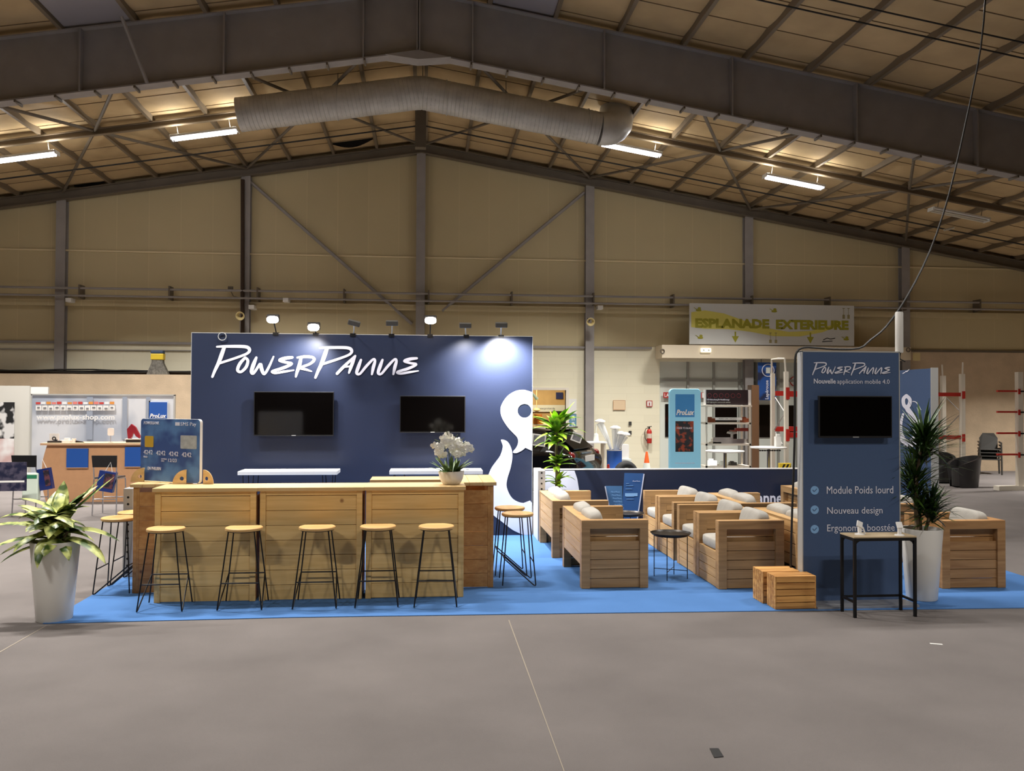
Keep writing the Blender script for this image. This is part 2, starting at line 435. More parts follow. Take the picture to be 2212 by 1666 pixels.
for d in [0.0]+[2.28*k+.9 for k in range(8)]:
    for sg in (-1, 1):
        x = XR+sg*(d+.02); z = zr(x)
        sm.box(x-.012, YPF-.14, z-1.05, x+.012, YPF-.01, z-.02)
struct(sm.build('trim_stiffeners', 'steel'))
lf = MB()
for sg in (-1, 1):
    for k in range(26):
        x = XR+sg*(.9+k*.62); lf.box(x-.015, YPF-.13, zr(x, 7.86)-.02, x+.015, YPF+.13, zr(x, 7.86)+.02)
struct(lf.build('trim_flange_clips', 'steel_d'))
struct(MB().tube([P(262, 35, YPF-.6), P(318, 180, YPF-.16)], .03, 6).build('trim_flange_brace', 'steel'))
struct(MB().prism([(XR-.55, YPF-.15, 7.80), (XR, YPF-.15, 7.90), (XR+.55, YPF-.15, 7.80), (XR, YPF-.15, 7.62+.12)], (0, .3, 0)).build('trim_ridge_plate', 'steel'))
# ridge post between frames
struct(box(XR-.12, 19.0, 7.6, XR+.12, 19.2, 8.9).build('trim_ridge_hanger', 'steel_d'))
# columns on the end wall
COLX = [-14.2, -9.53, -4.85, -.225, 4.42, 8.95, 13.58, 18.2]
for i, x in enumerate(COLX):
    if abs(x) > 19: continue
    top = zr(x, 8.7); y1 = YE-.005; mb = MB()
    mb.box(x-.12, y1-.2, 0, x+.12, y1-.185, top).box(x-.12, y1-.015, 0, x+.12, y1, top).box(x-.008, y1-.19, 0, x+.008, y1-.01, top)
    struct(mb.build('trim_column', 'steel'))
struct(MB().tube([P(524, 388, YE-.28), P(524, 722, YE-.28), P(524, 1020, YE-.28)], .05, 8).build('trim_rain_pipe', mat('rain_pipe', (52, 34, 18), .6)))
# wall braces
for a, b in (((540, 392), (890, 700)), ((1262, 416), (955, 672))):
    struct(MB().tube([P(*a, YE-.1), P(*b, YE-.1)], .045, 6).build('trim_wall_brace', 'steel'))
# girt shelf, its shadow gap and pipes
struct(box(XL, YE-.13, 4.42, XRW, YE-.01, 4.58).build('trim_girt', 'wall'))
struct(MB().tube([(XL, YE-.30, 4.86), (XRW, YE-.30, 4.86)], .03, 8).build('trim_pipe', 'steel'))
struct(MB().tube([(XL, YE-.33, 4.66), (XRW, YE-.33, 4.66)], .028, 8).build('trim_pipe', 'steel'))
bk = MB()
for k in range(17):
    x = XL+1+k*2.25; bk.box(x-.02, YE-.34, 4.6, x+.02, YE-.01, 4.95)
struct(bk.build('trim_pipe_brackets', 'steel_d'))
struct(box(XL, YE-.03, 5.86, XRW, YE-.002, 5.90).build('trim_sheet_joint', mat('pale_joint', (222, 206, 166), .7)))
struct(box(XL, YE-.06, 3.44, 6.2, YE-.002, 3.5).build('trim_lower_rail', 'steel'))
struct(box(EX1, YE-.06, 3.44, XRW, YE-.002, 3.5).build('trim_lower_rail', 'steel_d'))
struct(box(XL, YE-.05, 3.27, P(1120, 700, YE).x, YE-.002, 3.29).build('trim_cable_line', 'steel'))
# low rendered wall that stands out from the end wall beyond the navy display
struct(box(XL, YE-.75, 0, P(1040, 900, YE).x, YE-.45, 2.62).build('wall_back_plinth', 'plinth'))
struct(box(XL, YE-.42, 2.4, P(1040, 900, YE).x, YE-.01, 2.72).build('trim_gap_shade', mat('ledge_gap_shade', (50, 36, 26), .9)))  # solid dark box, its colour stands for shade behind the low wall
cb = MB()
for q in range(3):
    cb.tube([(XL+k*.8, YE-.5+.02*q, 2.68+.03*math.sin(k*1.3+q*2)+.02*q) for k in range(24)], .018, 6)
tag(cb.build('cable_bundle', 'cable'), 'bundle of dark cables lying along the top of the rendered low wall', 'cable')

# roof bracing rods between the purlins
def brace(x0, y0, x1, y1):
    return struct(MB().tube([(x0, y0, zr(x0)-.05), (x1, y1, zr(x1)-.05)], .035, 6).build('trim_roof_brace', 'steel_d'))
for xn in (-7.17, -2.5, 2.1, 6.68, 11.27):
    for dx in (-2.32, 2.32):
        brace(xn, 19.1, xn+dx, YE-.2)
        brace(xn, 19.1, xn+dx, YPF+.15)
for y, dz in ((21.3, .12), (21.55, .05), (12.3, .12), (12.0, .05)):
    for xe in (-18, 18.5):
        tag(MB().tube([(XR, y, zr(XR)-dz), (xe, y, zr(xe)-dz)], .014, 6).build('roof_conduit', 'cable'),
            '%s thin roof conduit %s the grey portal frame, on the slope over the %s' % ('lower' if dz > .1 else 'upper', 'beyond' if y > 15 else 'before', 'tool stand' if xe < 0 else 'entrance'), 'conduit', 'roof conduits')
# translucent roof sheets
for px in ((92, 255, 2, 40), (1090, 1215, -30, 22)):
    def onroof(x, y, sg):
        d = ray(x, y); t = (9.05+ROOFS*sg*XR-CAMH)/(d.z+ROOFS*sg*d.x); return CP+d*t
    sg = -1 if px[0] < 900 else 1
    c = onroof((px[0]+px[1])/2, (px[2]+px[3])/2, sg); xk = min(PURL, key=lambda v: abs(v-c.x+.57))
    x0, x1 = xk+.05, xk+1.10
    pts = [(x0, c.y-.85, zr(x0, 8.995)), (x1, c.y-.85, zr(x1, 8.995)), (x1, c.y+.45, zr(x1, 8.995)), (x0, c.y+.45, zr(x0, 8.995))]
    struct(MB().prism(pts, (0, 0, .01)).build('window_1' if sg < 0 else 'window_2', mat('roof_light_sheet', (150, 146, 150), .4)))
# sagging flaps torn from the blanket
def flap(px, py, hw, drop):
    d = ray(px, py); sg = -1
    t = (9.05+ROOFS*sg*XR-CAMH)/(d.z+ROOFS*sg*d.x); c = CP+d*t
    r = thing('ceiling_flap', 'sagging torn roof blanket with a dark gap, %s' % ('larger one below the duct' if hw > .5 else 'smaller one farther down the slope'), 'roof blanket', c)
    n = 10; s_ = MB(); vs = []
    for k in range(n+1):
        x = -hw+2*hw*k/n; q = math.sin(PI*k/n)
        zz = -ROOFS*abs(c.x+x-XR)+ROOFS*abs(c.x-XR)
        vs += [(x, 0, zz-.02-drop*q), (x, .5, zz+.02)]
    s_.add(vs, [(2*k, 2*k+1, 2*k+3, 2*k+2) for k in range(n)]); s_.build('blanket_sheet', 'ceil', r, smooth=True)
    h = MB(); vs = []
    for k in range(n+1):
        x = -hw+2*hw*k/n; q = math.sin(PI*k/n); zz = -ROOFS*abs(c.x+x-XR)+ROOFS*abs(c.x-XR)
        vs += [(x, .02, zz+.02), (x, .02, zz-.02-drop*q)]
    h.add(vs, [(2*k, 2*k+1, 2*k+3, 2*k+2) for k in range(n)]); h.build('gap', mat('flap_gap_shade', (14, 10, 6), 1), r, label='black sheet painted as the shade in the gap')  # black sheet puts the shade of the opening into colour
flap(762, 305, .52, .14); flap(192, 397, .38, .06)

# ------------------------------------------------------------------ luminaires
def luminaire():
    r = thing('tube_luminaire', 'x', 'ceiling light', (0, 0, 0), 0, 'fluorescent luminaires under the far roof strut')
    box(-.7, -.13, .0, .7, .13, .05).build('housing', 'lampwhite', r, bevel=.008)
    for y in (-.065, .065): MB().tube([(-.66, y, -.02), (.66, y, -.02)], .024, 8).build('tube', 'tube', r)
    for x in (-.72, .7): box(x, -.12, -.035, x+.02, .12, .05).build('end_cap', 'lampwhite', r)
    for x in (-.55, .55): MB().tube([(x, 0, .05), (x, 0, .26)], .008, 6).build('hanger', 'steel_d', r)
    return r
lum0 = luminaire()
LUMZ = {}
lbl = ['lit tube luminaire farthest from the duct, cut by the picture edge', 'lit tube luminaire hanging at the open end of the duct',
       'lit tube luminaire hanging just beyond the duct elbow', 'lit tube luminaire between the duct elbow and the unlit one']
first = True
for i, x in enumerate(FAR_LAMPS):
    z = zr(x, 8.94)-.15-.30; tilt = math.atan(ROOFS)*(1 if x < XR else -1)
    o = lum0 if first else dup(lum0, (0, 0, 0), 0, '')
    first = False; o.location = (x, 19.02, z); o.rotation_euler = (0, -tilt, 0); o['label'] = lbl[i]
    area('tube_and_added_light', (x, 19.02, z-.05), 1.3, .2, LAMP_P*1.25, COOL, (0, -tilt, 0), math.radians(104))
    l = bpy.data.lights.new('tube_glow', 'POINT'); l.energy = 13; l.color = COOL; l.shadow_soft_size = .05
    for dx in (-.6, .6):
        g = bpy.data.objects.new('tube_glow', l); C.objects.link(g); g.location = (x+dx, 19.02, z+.17-.0*dx-ROOFS*dx*(1 if x > XR else -1))
x = 12.45
o = dup(lum0, (x, 19.02, zr(x, 8.94)-.45), 0, 'unlit tube luminaire farthest down the slope, off and grey')
o.rotation_euler = (0, math.atan(ROOFS), 0)
for ch in o.children:
    if ch.name.startswith('tube'):
        ch.data = ch.data.copy(); ch.data.materials[0] = M['tube_off']
k = 0
for y, xs in UNSEEN_ROWS.items():
    for x, k in xs:
        area('tube_and_added_light', (x, y, zr(x, 8.94)-.5), 1.3, .2, LAMP_P*k, COOL, (0, 0, 0), math.radians(150 if y < 15 else 104))

# ------------------------------------------------------------------ spiral duct
YD = 17.9; RD = .34
def ductpath():
    pts = []
    xs = [-3.9+.25*k for k in range(31)]
    for x in xs: pts.append(Vector((x, YD, zr(x, 8.42))))
    return pts
dr = thing('ventilation_duct', 'large galvanised spiral duct bent over the ridge with an elbow at one end', 'duct', (XR, YD, 8.3))
off = Vector((XR, YD, 8.3))
path = [p-off for p in ductpath()]
rad = [RD*(1.012 if i % 4 == 0 else 1) for i in range(len(path))]
MB().tube(path, rad, 28).build('duct_pipe', 'galv', dr, smooth='auto')
sp_ = MB(); L_ = len(path)
for i in range(90):
    t = i/90*(L_-1); a = int(t); p = path[a].lerp(path[min(a+1, L_-1)], t-a)
    sl = -ROOFS if p.x+off.x > XR else ROOFS
    u = Vector((1, 0, sl)).normalized(); v = Vector((0, 1, 0)); w_ = u.cross(v)
    ring = [p+(v*math.cos(2*PI*j/20)+w_*math.sin(2*PI*j/20))*(RD+.002)+u*(.08*j/20) for j in range(20)]
    sp_.tube(ring, .0055, 4, close=True)
sp_.build('spiral_seam', 'galv', dr)
e = MB(); pe = path[-1]; ds = Vector((1, 0, -ROOFS)).normalized()
arc = []
for k in range(6):
    a = k/5*PI/2*.95; R_ = .45
    arc.append(pe+ds*(R_*math.sin(a))+Vector((0, .55, .83)).normalized()*(R_*(1-math.cos(a))))
arc.append(arc[-1]+Vector((0, .55, .83)).normalized()*.35)
e.tube(arc, [RD*1.02]*7, 28); e.build('elbow', 'galv', dr, smooth='auto')
for t in (8, 17, 29):
    p = path[t]; MB().tube([p+Vector((0, math.cos(2*PI*j/24)*(RD+.012), math.sin(2*PI*j/24)*(RD+.012))) for j in range(24)], .012, 6, close=True).build('clamp_ring', 'galv', dr)
for t in (8, 15, 22):
    p = path[t]; MB().tube([p+Vector((0, 0, RD)), p+Vector((0, 0, RD+.28))], .008, 6).build('hanger_rod', 'steel_d', dr)

# ------------------------------------------------------------------ carpets and floor marks
cp = [(-3.33, 7.86), (-1.2, 7.90), (1.2, 7.84), (3.7, 7.76), (6.62, 7.66), (6.9, 12.6), (-3.33, 12.6)]
struct(MB().prism([(x, y, .001) for x, y in cp], (0, 0, .006)).build('floor_blue_carpet', 'carpet'))
p0, p1 = G(1099, 1340), G(1219, 1668)
MB_ = MB().prism([(p0.x-.005, p0.y, .0005), (p0.x+.005, p0.y, .0005), (p1.x+.003, p1.y, .0005), (p1.x-.003, p1.y, .0005)], (0, 0, .0015))
struct(MB_.build('trim_carpet_seam', mat('seam_pale', (146, 136, 122), .9)))
p0, p1 = G(-40, 1432), G(100, 1352)
struct(MB().prism([(p0.x-.008, p0.y, .0005), (p0.x+.008, p0.y, .0005), (p1.x+.004, p1.y, .0005), (p1.x-.004, p1.y, .0005)], (0, 0, .0015)).build('trim_carpet_seam', mat('seam_pale2', (150, 140, 126), .9)))
q = [G(1533, 1618), G(1552, 1618), G(1563, 1636), G(1543, 1638)]
tag(MB().prism([(p.x, p.y, .001) for p in q], (0, 0, .003)).build('tape_patch', 'blackp'), 'small black tape patch stuck on the grey carpet', 'tape')
q = [G(2008, 1390), G(2035, 1392), G(2037, 1394), G(2010, 1392)]
tag(MB().prism([(p.x, p.y, .001) for p in q], (0, 0, .002)).build('paper_scrap', 'paper'), 'thin white paper scrap on the grey carpet', 'litter')

# ------------------------------------------------------------------ lettering helpers: the brush-script logo
Z1 = [[(205, 75, 34), (180, 150, 40), (150, 235, 36), (118, 305, 30), (92, 372, 24)],
      [(132, 74, 18), (220, 70, 28), (400, 72, 32), (448, 98, 32), (430, 138, 26), (330, 180, 24), (165, 236, 24)]]
def offs(st, dx, dy): return [[(x+dx, y+dy, w_) for x, y, w_ in s] for s in st]
EP = [[(868, 180, 24), (800, 188, 34), (745, 208, 30), (800, 228, 26), (862, 243, 26), (780, 285, 30), (675, 318, 24), (700, 336, 22), (790, 322, 24), (884, 308, 12)]]
NN = [[(1548, 205, 24), (1525, 270, 36), (1506, 335, 30), (1538, 345, 24), (1600, 270, 28), (1668, 200, 24), (1688, 215, 26), (1672, 280, 34), (1658, 350, 20)]]
LOGO = Z1+[[(408, 182, 26), (358, 240, 32), (335, 305, 30), (368, 324, 26), (418, 275, 30), (434, 212, 28), (408, 182, 26)]] + \
    [[(516, 182, 24), (490, 250, 38), (470, 320, 34), (492, 336, 26), (550, 248, 26)], [(562, 250, 28), (570, 300, 36), (596, 345, 26), (640, 275, 24), (684, 172, 16)]] + EP + \
    [[(955, 182, 26), (938, 260, 36), (918, 320, 30), (904, 374, 18)], [(918, 182, 18), (990, 172, 28), (1064, 178, 26), (1084, 204, 28), (1040, 246, 24), (945, 284, 22), (1000, 300, 24), (1058, 320, 12)]] + \
    offs(Z1, 1006, 10)+[[(1312, 342, 28), (1380, 270, 30), (1490, 165, 24)], [(1490, 165, 24), (1458, 250, 36), (1430, 335, 20)], [(1385, 276, 18), (1445, 268, 18)]]+NN+offs(NN, 215, 0)+offs(EP, 1240, 8)
def strokes(st, f, rounds=True):
    """ribbons with rounded joints; f maps (x, y) to local 3D"""
    mb = MB(); q_ = [0]; dn = Vector(f.d).normalized()
    def piece(pl):
        o_ = dn*(-6e-6*q_[0]); q_[0] += 1
        mb.add([p+o_ for p in pl], [tuple(range(len(pl)))])
    for s in st:
        # resample smoothly
        pts = []
        for i in range(len(s)-1):
            for t in (0, .25, .5, .75):
                p_1 = s[max(i-1, 0)]; p0 = s[i]; p1_ = s[i+1]; p2 = s[min(i+2, len(s)-1)]
                pts.append(tuple(.5*((2*p0[q])+(-p_1[q]+p1_[q])*t+(2*p_1[q]-5*p0[q]+4*p1_[q]-p2[q])*t*t+(-p_1[q]+3*p0[q]-3*p1_[q]+p2[q])*t**3) for q in range(3)))
        pts.append(s[-1])
        for i in range(len(pts)-1):
            a, b = pts[i], pts[i+1]; d = Vector((b[0]-a[0], b[1]-a[1])); l = d.length
            if l < 1e-5: continue
            n = Vector((-d.y, d.x))/l
            piece([f(a[0]+n.x*a[2]/2, a[1]+n.y*a[2]/2), f(b[0]+n.x*b[2]/2, b[1]+n.y*b[2]/2), f(b[0]-n.x*b[2]/2, b[1]-n.y*b[2]/2), f(a[0]-n.x*a[2]/2, a[1]-n.y*a[2]/2)])
        for a in pts: piece([f(a[0]+math.cos(2*PI*j/12)*a[2]/2, a[1]+math.sin(2*PI*j/12)*a[2]/2) for j in range(12)])
    return mb
def logomap(x0, z0, width, y, d=.004):
    sc = width/2035
    def f(x, yy): return Vector((x0+(x-85)*sc, y, z0-(yy-.0085*x-60)*sc))
    f.d = (0, d, 0); return f

# ------------------------------------------------------------------ navy display wall
YW = 12.474
bw = thing('display_wall', 'tall navy exhibition wall with large white brush lettering and two screens hung on it', 'display wall', (-.9, YW, 0))
O = Vector((-.9, YW, 0))
box(-2.43, 0, .008, 2.42, .1, 2.91).build('panel', 'navy', bw)
box(-2.436, -.002, .008, -2.43, .1, 2.915).box(2.42, -.002, .008, 2.426, .1, 2.915).box(-2.436, -.002, 2.91, 2.426, .1, 2.918).build('edge_profile', 'alu', bw)
f = logomap(-3.05+.9, 2.735, 2.90, -.006); strokes(LOGO, f).build('lettering', 'lettering', bw, label='white brush-script name PowerPanne')
def wz(pts, sc=4.385, ox=1060, oy=820, Y=YW, X0=O.x):
    r = []
    for x, y in pts:
        p = P(ox+x/sc, oy+y/sc, Y); r.append((min(p.x-X0, 2.418), max(p.z, .01)))
    return r
def smooth_poly(pts, n=3):
    out = []; k = len(pts)
    for i in range(k):
        p_1, p0, p1_, p2 = pts[i-1], pts[i], pts[(i+1) % k], pts[(i+2) % k]
        for q in range(n):
            t = q/n; out.append(tuple(.5*((2*p0[c])+(-p_1[c]+p1_[c])*t+(2*p_1[c]-5*p0[c]+4*p1_[c]-p2[c])*t*t+(-p_1[c]+3*p0[c]-3*p1_[c]+p2[c])*t**3) for c in range(2)))
    return out
head = [(395, 120), (320, 98), (240, 108), (160, 155), (105, 235), (92, 300), (110, 370), (160, 450), (215, 510), (250, 548), (260, 590), (245, 640), (213, 680), (215, 695), (250, 695), (300, 670), (342, 642), (395, 676)]
hp = [head[0]]+smooth_poly(head)[3:-6]+[head[-1]]
hole = [(320+66*math.cos(2*PI*j/24), 297+66*math.sin(2*PI*j/24)) for j in range(24)]
curve_mesh('drop_emblem', [wz(hp), wz(hole)], 'lav', bw, .004, Matrix.Translation((0, -.004, 0)), label='pale drop-shaped emblem')
sw = [(97, 572), (125, 572), (160, 590), (188, 635), (203, 690), (203, 760), (185, 850), (160, 930), (150, 1000), (165, 1060), (200, 1120), (250, 1155), (310, 1170), (395, 1168)]
sw2 = [(395, 1478), (325, 1475), (270, 1455), (200, 1420), (110, 1350), (20, 1280), (-40, 1200), (-60, 1080), (-40, 960), (0, 850), (40, 790), (90, 720), (114, 640), (105, 600)]
curve_mesh('swirl_emblem', [wz(smooth_poly(sw+sw2))], 'lav', bw, .004, Matrix.Translation((0, -.004, 0)), label='pale curved swirl under the drop')
# coil of wire hung over the top edge
c = P(480, 727, YW-.02)
tag(MB().tube([(c.x+.055*math.cos(2*PI*j/20), c.y, c.z+.055*math.sin(2*PI*j/20)) for j in range(20)], .006, 6, close=True).build('wire_coil', 'alu'), 'small grey wire coil hooked on the top edge of the navy wall', 'wire')

def television(x0, x1, z0, z1, y, label, stand=False):
    r = thing('television', label, 'television', ((x0+x1)/2, y, (z0+z1)/2))
    w_, h_ = (x1-x0)/2, (z1-z0)/2
    bz = box(-w_, -.03, -h_, w_, 0, h_).build('bezel', 'blackp', r, bevel=.004)
    box(-w_+.012, -.0325, -h_+.02, w_-.012, -.03, h_-.012).build('screen', 'screen', r, label='dark glossy screen')
    box(-w_*.3, 0, -h_*.4, w_*.3, .049, h_*.4).build('wall_bracket', 'black', r)
    box(-.03, -.034, -h_+.004, .03, -.03, -h_+.012).build('logo_badge', 'alu', bz)
    return r
a, b = P(549, 846, YW-.06), P(721, 942, YW-.06)
television(a.x, b.x, b.z, a.z, YW-.05, 'larger black television on the navy wall under the white lettering')
a, b = P(864, 855, YW-.06), P(1005, 935, YW-.06)
television(a.x, b.x, b.z, a.z, YW-.05, 'smaller black television on the navy wall behind the white orchid')

# arm floodlights along its top edge
heads = [(590, 688, 597, 1), (678, 705, 683, 1), (765, 698, 763, 0), (847, 698, 846, 0), (930, 690, 929, 1), (1005, 703, 1007, 0), (1083, 702, 1082, 0)]
names = ['glowing arm floodlight above the first letters of the lettering', 'glowing arm floodlight, smaller and lower, above the larger television',
         'dark tilted arm floodlight in the middle of the lettering', 'dark level arm floodlight above the end of the lettering',
         'brightest glowing arm floodlight above the smaller television', 'dark arm floodlight next after the brightest one',
         'dark arm floodlight over the brightly washed corner of the navy wall']
for i, (hx, hy, bx_, lit) in enumerate(heads):
    ya = YW-.35
    h = P(hx, hy, ya); b = P(bx_, 724, YW+.05); b.z = 2.918
    r = thing('arm_floodlight', names[i], 'floodlight', b, 0, 'arm floodlights on the navy wall')
    hv = h-b
    box(-.04, -.06, -.03, .04, .06, .012).build('clamp', 'black', r)
    MB().tube([(0, 0, 0), (hv.x*.5, hv.y*.4, hv.z*.35), tuple(hv)], .009, 8).build('arm', 'alu' if i in (2, 3, 5, 6) else 'black', r)
    hd = MB(); hd.box(-.085, -.05, -.035, .085, .05, .035)
    if lit: mt4 = Matrix.Translation(hv) @ Matrix.Rotation(math.radians(-62), 4, 'X')
    else: mt4 = Matrix.Translation(hv) @ Matrix.Rotation(math.radians(12), 4, 'X') @ Matrix.Rotation(.25 if i == 2 else 0, 4, 'Y')
    hd.xf(mt4).build('lamp_head', 'blackp' if lit else 'greypl', r, bevel=.01)
    if lit:
        g = MB().pillow((0, 0, -.045), (.16, .10, .07), .8).xf(mt4); g.build('lit_lens', 'bulb', r, label='glowing lens', smooth=True)
        spot('flood_light', tuple(h+Vector((0, -.13, -.06))), (h.x, h.y-3.0, .6), 60, math.radians(120), (1, .9, .8))
for i, (tx, tz, pw) in {1: (-1.9, 2.0, 110), 6: (1.2, 1.7, 480), 5: (.7, 1.4, 110)}.items():
    hx, hy = heads[i][:2]; h = P(hx, hy, YW-.35)
    spot('wash_light', tuple(h+Vector((0, -.08, -.08))), (tx, YW, tz), pw, math.radians(125), (1, .98, .98), .8, .04)

# ------------------------------------------------------------------ low wing walls and the low lounge wall
def wing(x0, x1, y0, y1, h, label, px):
    r = thing('low_partition', label, 'partition', ((x0+x1)/2, y0, .008))
    hw = (x1-x0)/2; ln = y1-y0
    box(-hw, .03, 0, hw, ln, h).build('panel', 'white', r)
    box(-hw, 0, 0, hw, .03, h).build('perforated_post', 'alu', r)
    d = MB()
    for k in range(int(h/.075)):
        z = .05+k*.075
        d.prism([(.0+.013*math.cos(2*PI*j/12), -.002, z+.013*math.sin(2*PI*j/12)) for j in range(12)], (0, .002, 0))
    d.build('holes', 'black', r, label='row of dark round holes')
    return r
wing(1.54, 1.64, 11.93, YW-.01, .98, 'low white partition with a perforated grey end post beside the navy wall', 0)
wing(-3.335, -3.235, 9.83, YW-.01, .97, 'low white partition with perforated end post beyond the bar stools near the leafy plant', 0)
lw = thing('lounge_wall', 'low navy lounge wall with printed phones and the word panneurs', 'partition', (4.2, 12.55, .008))
box(-2.6, 0, 0, 2.75, .08, .94).build('panel', 'navy', lw)
box(-2.6, -.004, .94, 2.75, .084, .953).build('top_rail', 'white', lw)
def lwz(pts): 
    r = []
    for x, y in pts:
        p = P(x, y, 12.55); r.append((max(-2.59, p.x-4.2), max(.01, min(.94, p.z-.008))))
    return r
curve_mesh('pale_disc', [lwz([(1150, 1017), (1241, 1017), (1247, 1035), (1251, 1060), (1250, 1085), (1242, 1110), (1222, 1140), (1180, 1150), (1150, 1150)])], 'lav', lw, .003, Matrix.Translation((0, -.002, 0)))
M['phone1'] = mat('blue_phone', (44, 84, 138), .5)
curve_mesh('printed_phone', [lwz([(1349, 1022), (1390, 1023), (1392, 1027), (1380, 1100), (1375, 1140), (1340, 1140), (1345, 1080)])], 'phone1', lw, .003, Matrix.Translation((0, -.002, 0)), label='tall printed phone')
M['phone2'] = mat('deep_blue_phone', (66, 106, 148), .5)
curve_mesh('printed_phone', [lwz([(1307, 1050), (1344, 1050), (1344, 1058), (1346, 1140), (1325, 1140), (1316, 1092)])], 'phone2', lw, .004, Matrix.Translation((0, -.003, 0)), label='short printed phone')
pe_ = MB()
for a_, b_ in (((1391, 1024), (1374, 1140)), ((1307, 1051), (1325, 1140))):
    p, q = lwz([a_, b_]); pe_.prism([(p[0]-.008, -.006, p[1]), (p[0]+.008, -.006, p[1]), (q[0]+.008, -.006, q[1]), (q[0]-.008, -.006, q[1])], (0, .003, 0))
pe_.build('phone_edges', 'lav', lw)
for k in range(6):
    x, z = lwz([(1319+1.8*k, 1063+6.9*k)])[0]
    f = logomap(x, z+.012, .135, -.009, .003); strokes(LOGO, f).build('phone_lettering', 'icon', lw)
x, z = lwz([(1366, 1040)])[0]; f = logomap(x, z+.012, .115, -.009, .003); strokes(LOGO, f).build('phone_lettering', 'lettering', lw)
pl = MB()
for (x_, y_, l_) in ((1352, 1045, 7), (1352, 1050, 16), (1351, 1057, 14), (1352, 1073, 18), (1353, 1079, 16)):
    p = lwz([(x_, y_)])[0]; pl.box(p[0], -.008, p[1], p[0]+l_*.0068, -.005, p[1]+.005)
p = lwz([(1350, 1070)])[0]; pl.box(p[0], -.0065, p[1]-.015, p[0]+.19, -.005, p[1]+.03)
pl.build('phone_lines', 'icon', lw)
a_, b_ = lwz([(1622.5, 1071)])[0], lwz([(1726, 1071)])[0]
text('lettering', 'panneurs', 'lettering', lw, a_[0], -.004, a_[1]-.19, b_[0]-a_[0], .19, .02)

# ------------------------------------------------------------------ tall totems
tw = thing('tall_totem', 'slate blue display totem with screen and ticked list of features', 'display totem', (4.12, 8.03, 0))
box(-.49, 0, .03, .50, .1, 2.45).build('panel', 'navy2', tw)
box(-.497, -.003, .03, -.487, .103, 2.458).box(.497, -.003, .03, .507, .103, 2.458).box(-.497, -.003, 2.45, .507, .103, 2.462).build('edge_profile', 'alu', tw)
box(-.46, -.25, .008, .55, 0, .03).build('base_plate', 'concrete_base', tw, label='flat silver steel base plate')
f = logomap(P(1754, 800, 8.03).x-4.12, P(1760, 783, 8.03).z, .795, -.006); strokes(LOGO, f).build('lettering', 'lettering', tw)
def ttext(s, x0, x1, yb, ht, bold=0, mt='lettering'):
    p, q = P(x0, yb, 8.03), P(x1, yb, 8.03)
    text('lettering', s, mt, tw, p.x-4.12, -.004, p.z, q.x-p.x, ht, bold)
ttext('Nouvelle', 1757.5, 1805, 829, .049, .018); ttext('application mobile 4.0', 1808, 1921, 832, .058)
ttext('Module Poids lourd', 1785.5, 1929, 1067, .072); ttext('Nouveau design', 1786.5, 1906, 1115, .095*.9); ttext('Ergonomie boostée', 1786.5, 1932, 1153, .088)
for yy in (1059.5, 1101.5, 1143.5):
    p = P(1759.5, yy, 8.03); cx, cz = p.x-4.12, p.z
    MB().prism([(cx+.042*math.cos(2*PI*j/28), -.004, cz+.042*math.sin(2*PI*j/28)) for j in range(28)], (0, .003, 0)).build('tick_disc', 'icon', tw); td = tw.children[-1]
    def tf(x, y): return Vector((cx+x, -.006, cz+y))
    tf.d = (0, .002, 0)
    strokes([[(-.019, .004, .006), (-.005, -.010, .006), (.02, .014, .006)]], tf).build('tick_mark', 'navy2', td)
a, b = P(1766, 855, 7.98), P(1924, 946, 7.98)
television(a.x, b.x, b.z, a.z, 7.981, 'black television mounted on the slate blue totem')
# cream tube fixed to its top corner
a, b = P(1937, 671, 8.03), P(1955, 762, 8.03)
r = thing('white_access_antenna', 'white upright tube clipped to the top corner of the slate blue totem', 'antenna', ((a.x+b.x)/2, 8.06, b.z))
MB().lathe([(.033, 0), (.038, .01), (.038, .395), (.033, .405), (0, .408)], 24).build('tube_body', 'whitegloss', r, smooth='auto')
MB().tube([(.01, 0, 0), (.015, .02, -.04), (.03, .04, -.06), (.09, .05, -.085)], .006, 6).build('lead', 'cable', r)
# supply cable hanging from the roof
pts = [P(2131, -40, 9.6), P(2119, 100, 9.5), P(2085, 270, 9.3), P(2050, 420, 9.1), P(2010, 540, 8.9), P(1960, 640, 8.6), P(1915, 705, 8.4), P(1880, 735, 8.2), P(1855, 753, 8.1), P(1800, 754.5, 8.08), P(1765, 752, 8.08), P(1738, 751, 8.07), P(1722, 760, 8.06), P(1717, 790, 8.06), P(1717, 900, 8.06), P(1715, 1000, 8.1), P(1711, 1110, 8.15), P(1708, 1226, 8.22)]
sm_ = []
for i in range(len(pts)-1):
    for t in (0, .33, .66):
        p_1, p0, p1_, p2 = pts[max(0, i-1)], pts[i], pts[i+1], pts[min(len(pts)-1, i+2)]
        sm_.append(.5*((2*p0)+(p1_-p_1)*t+(2*p_1-5*p0+4*p1_-p2)*t*t+(3*p0-p_1-3*p1_+p2)*t**3))
sm_.append(pts[-1])
tag(MB().tube(sm_, .0105, 8).build('supply_cable', 'cable'), 'long black cable swooping from the roof over the slate blue totem to the pallet crates', 'cable')
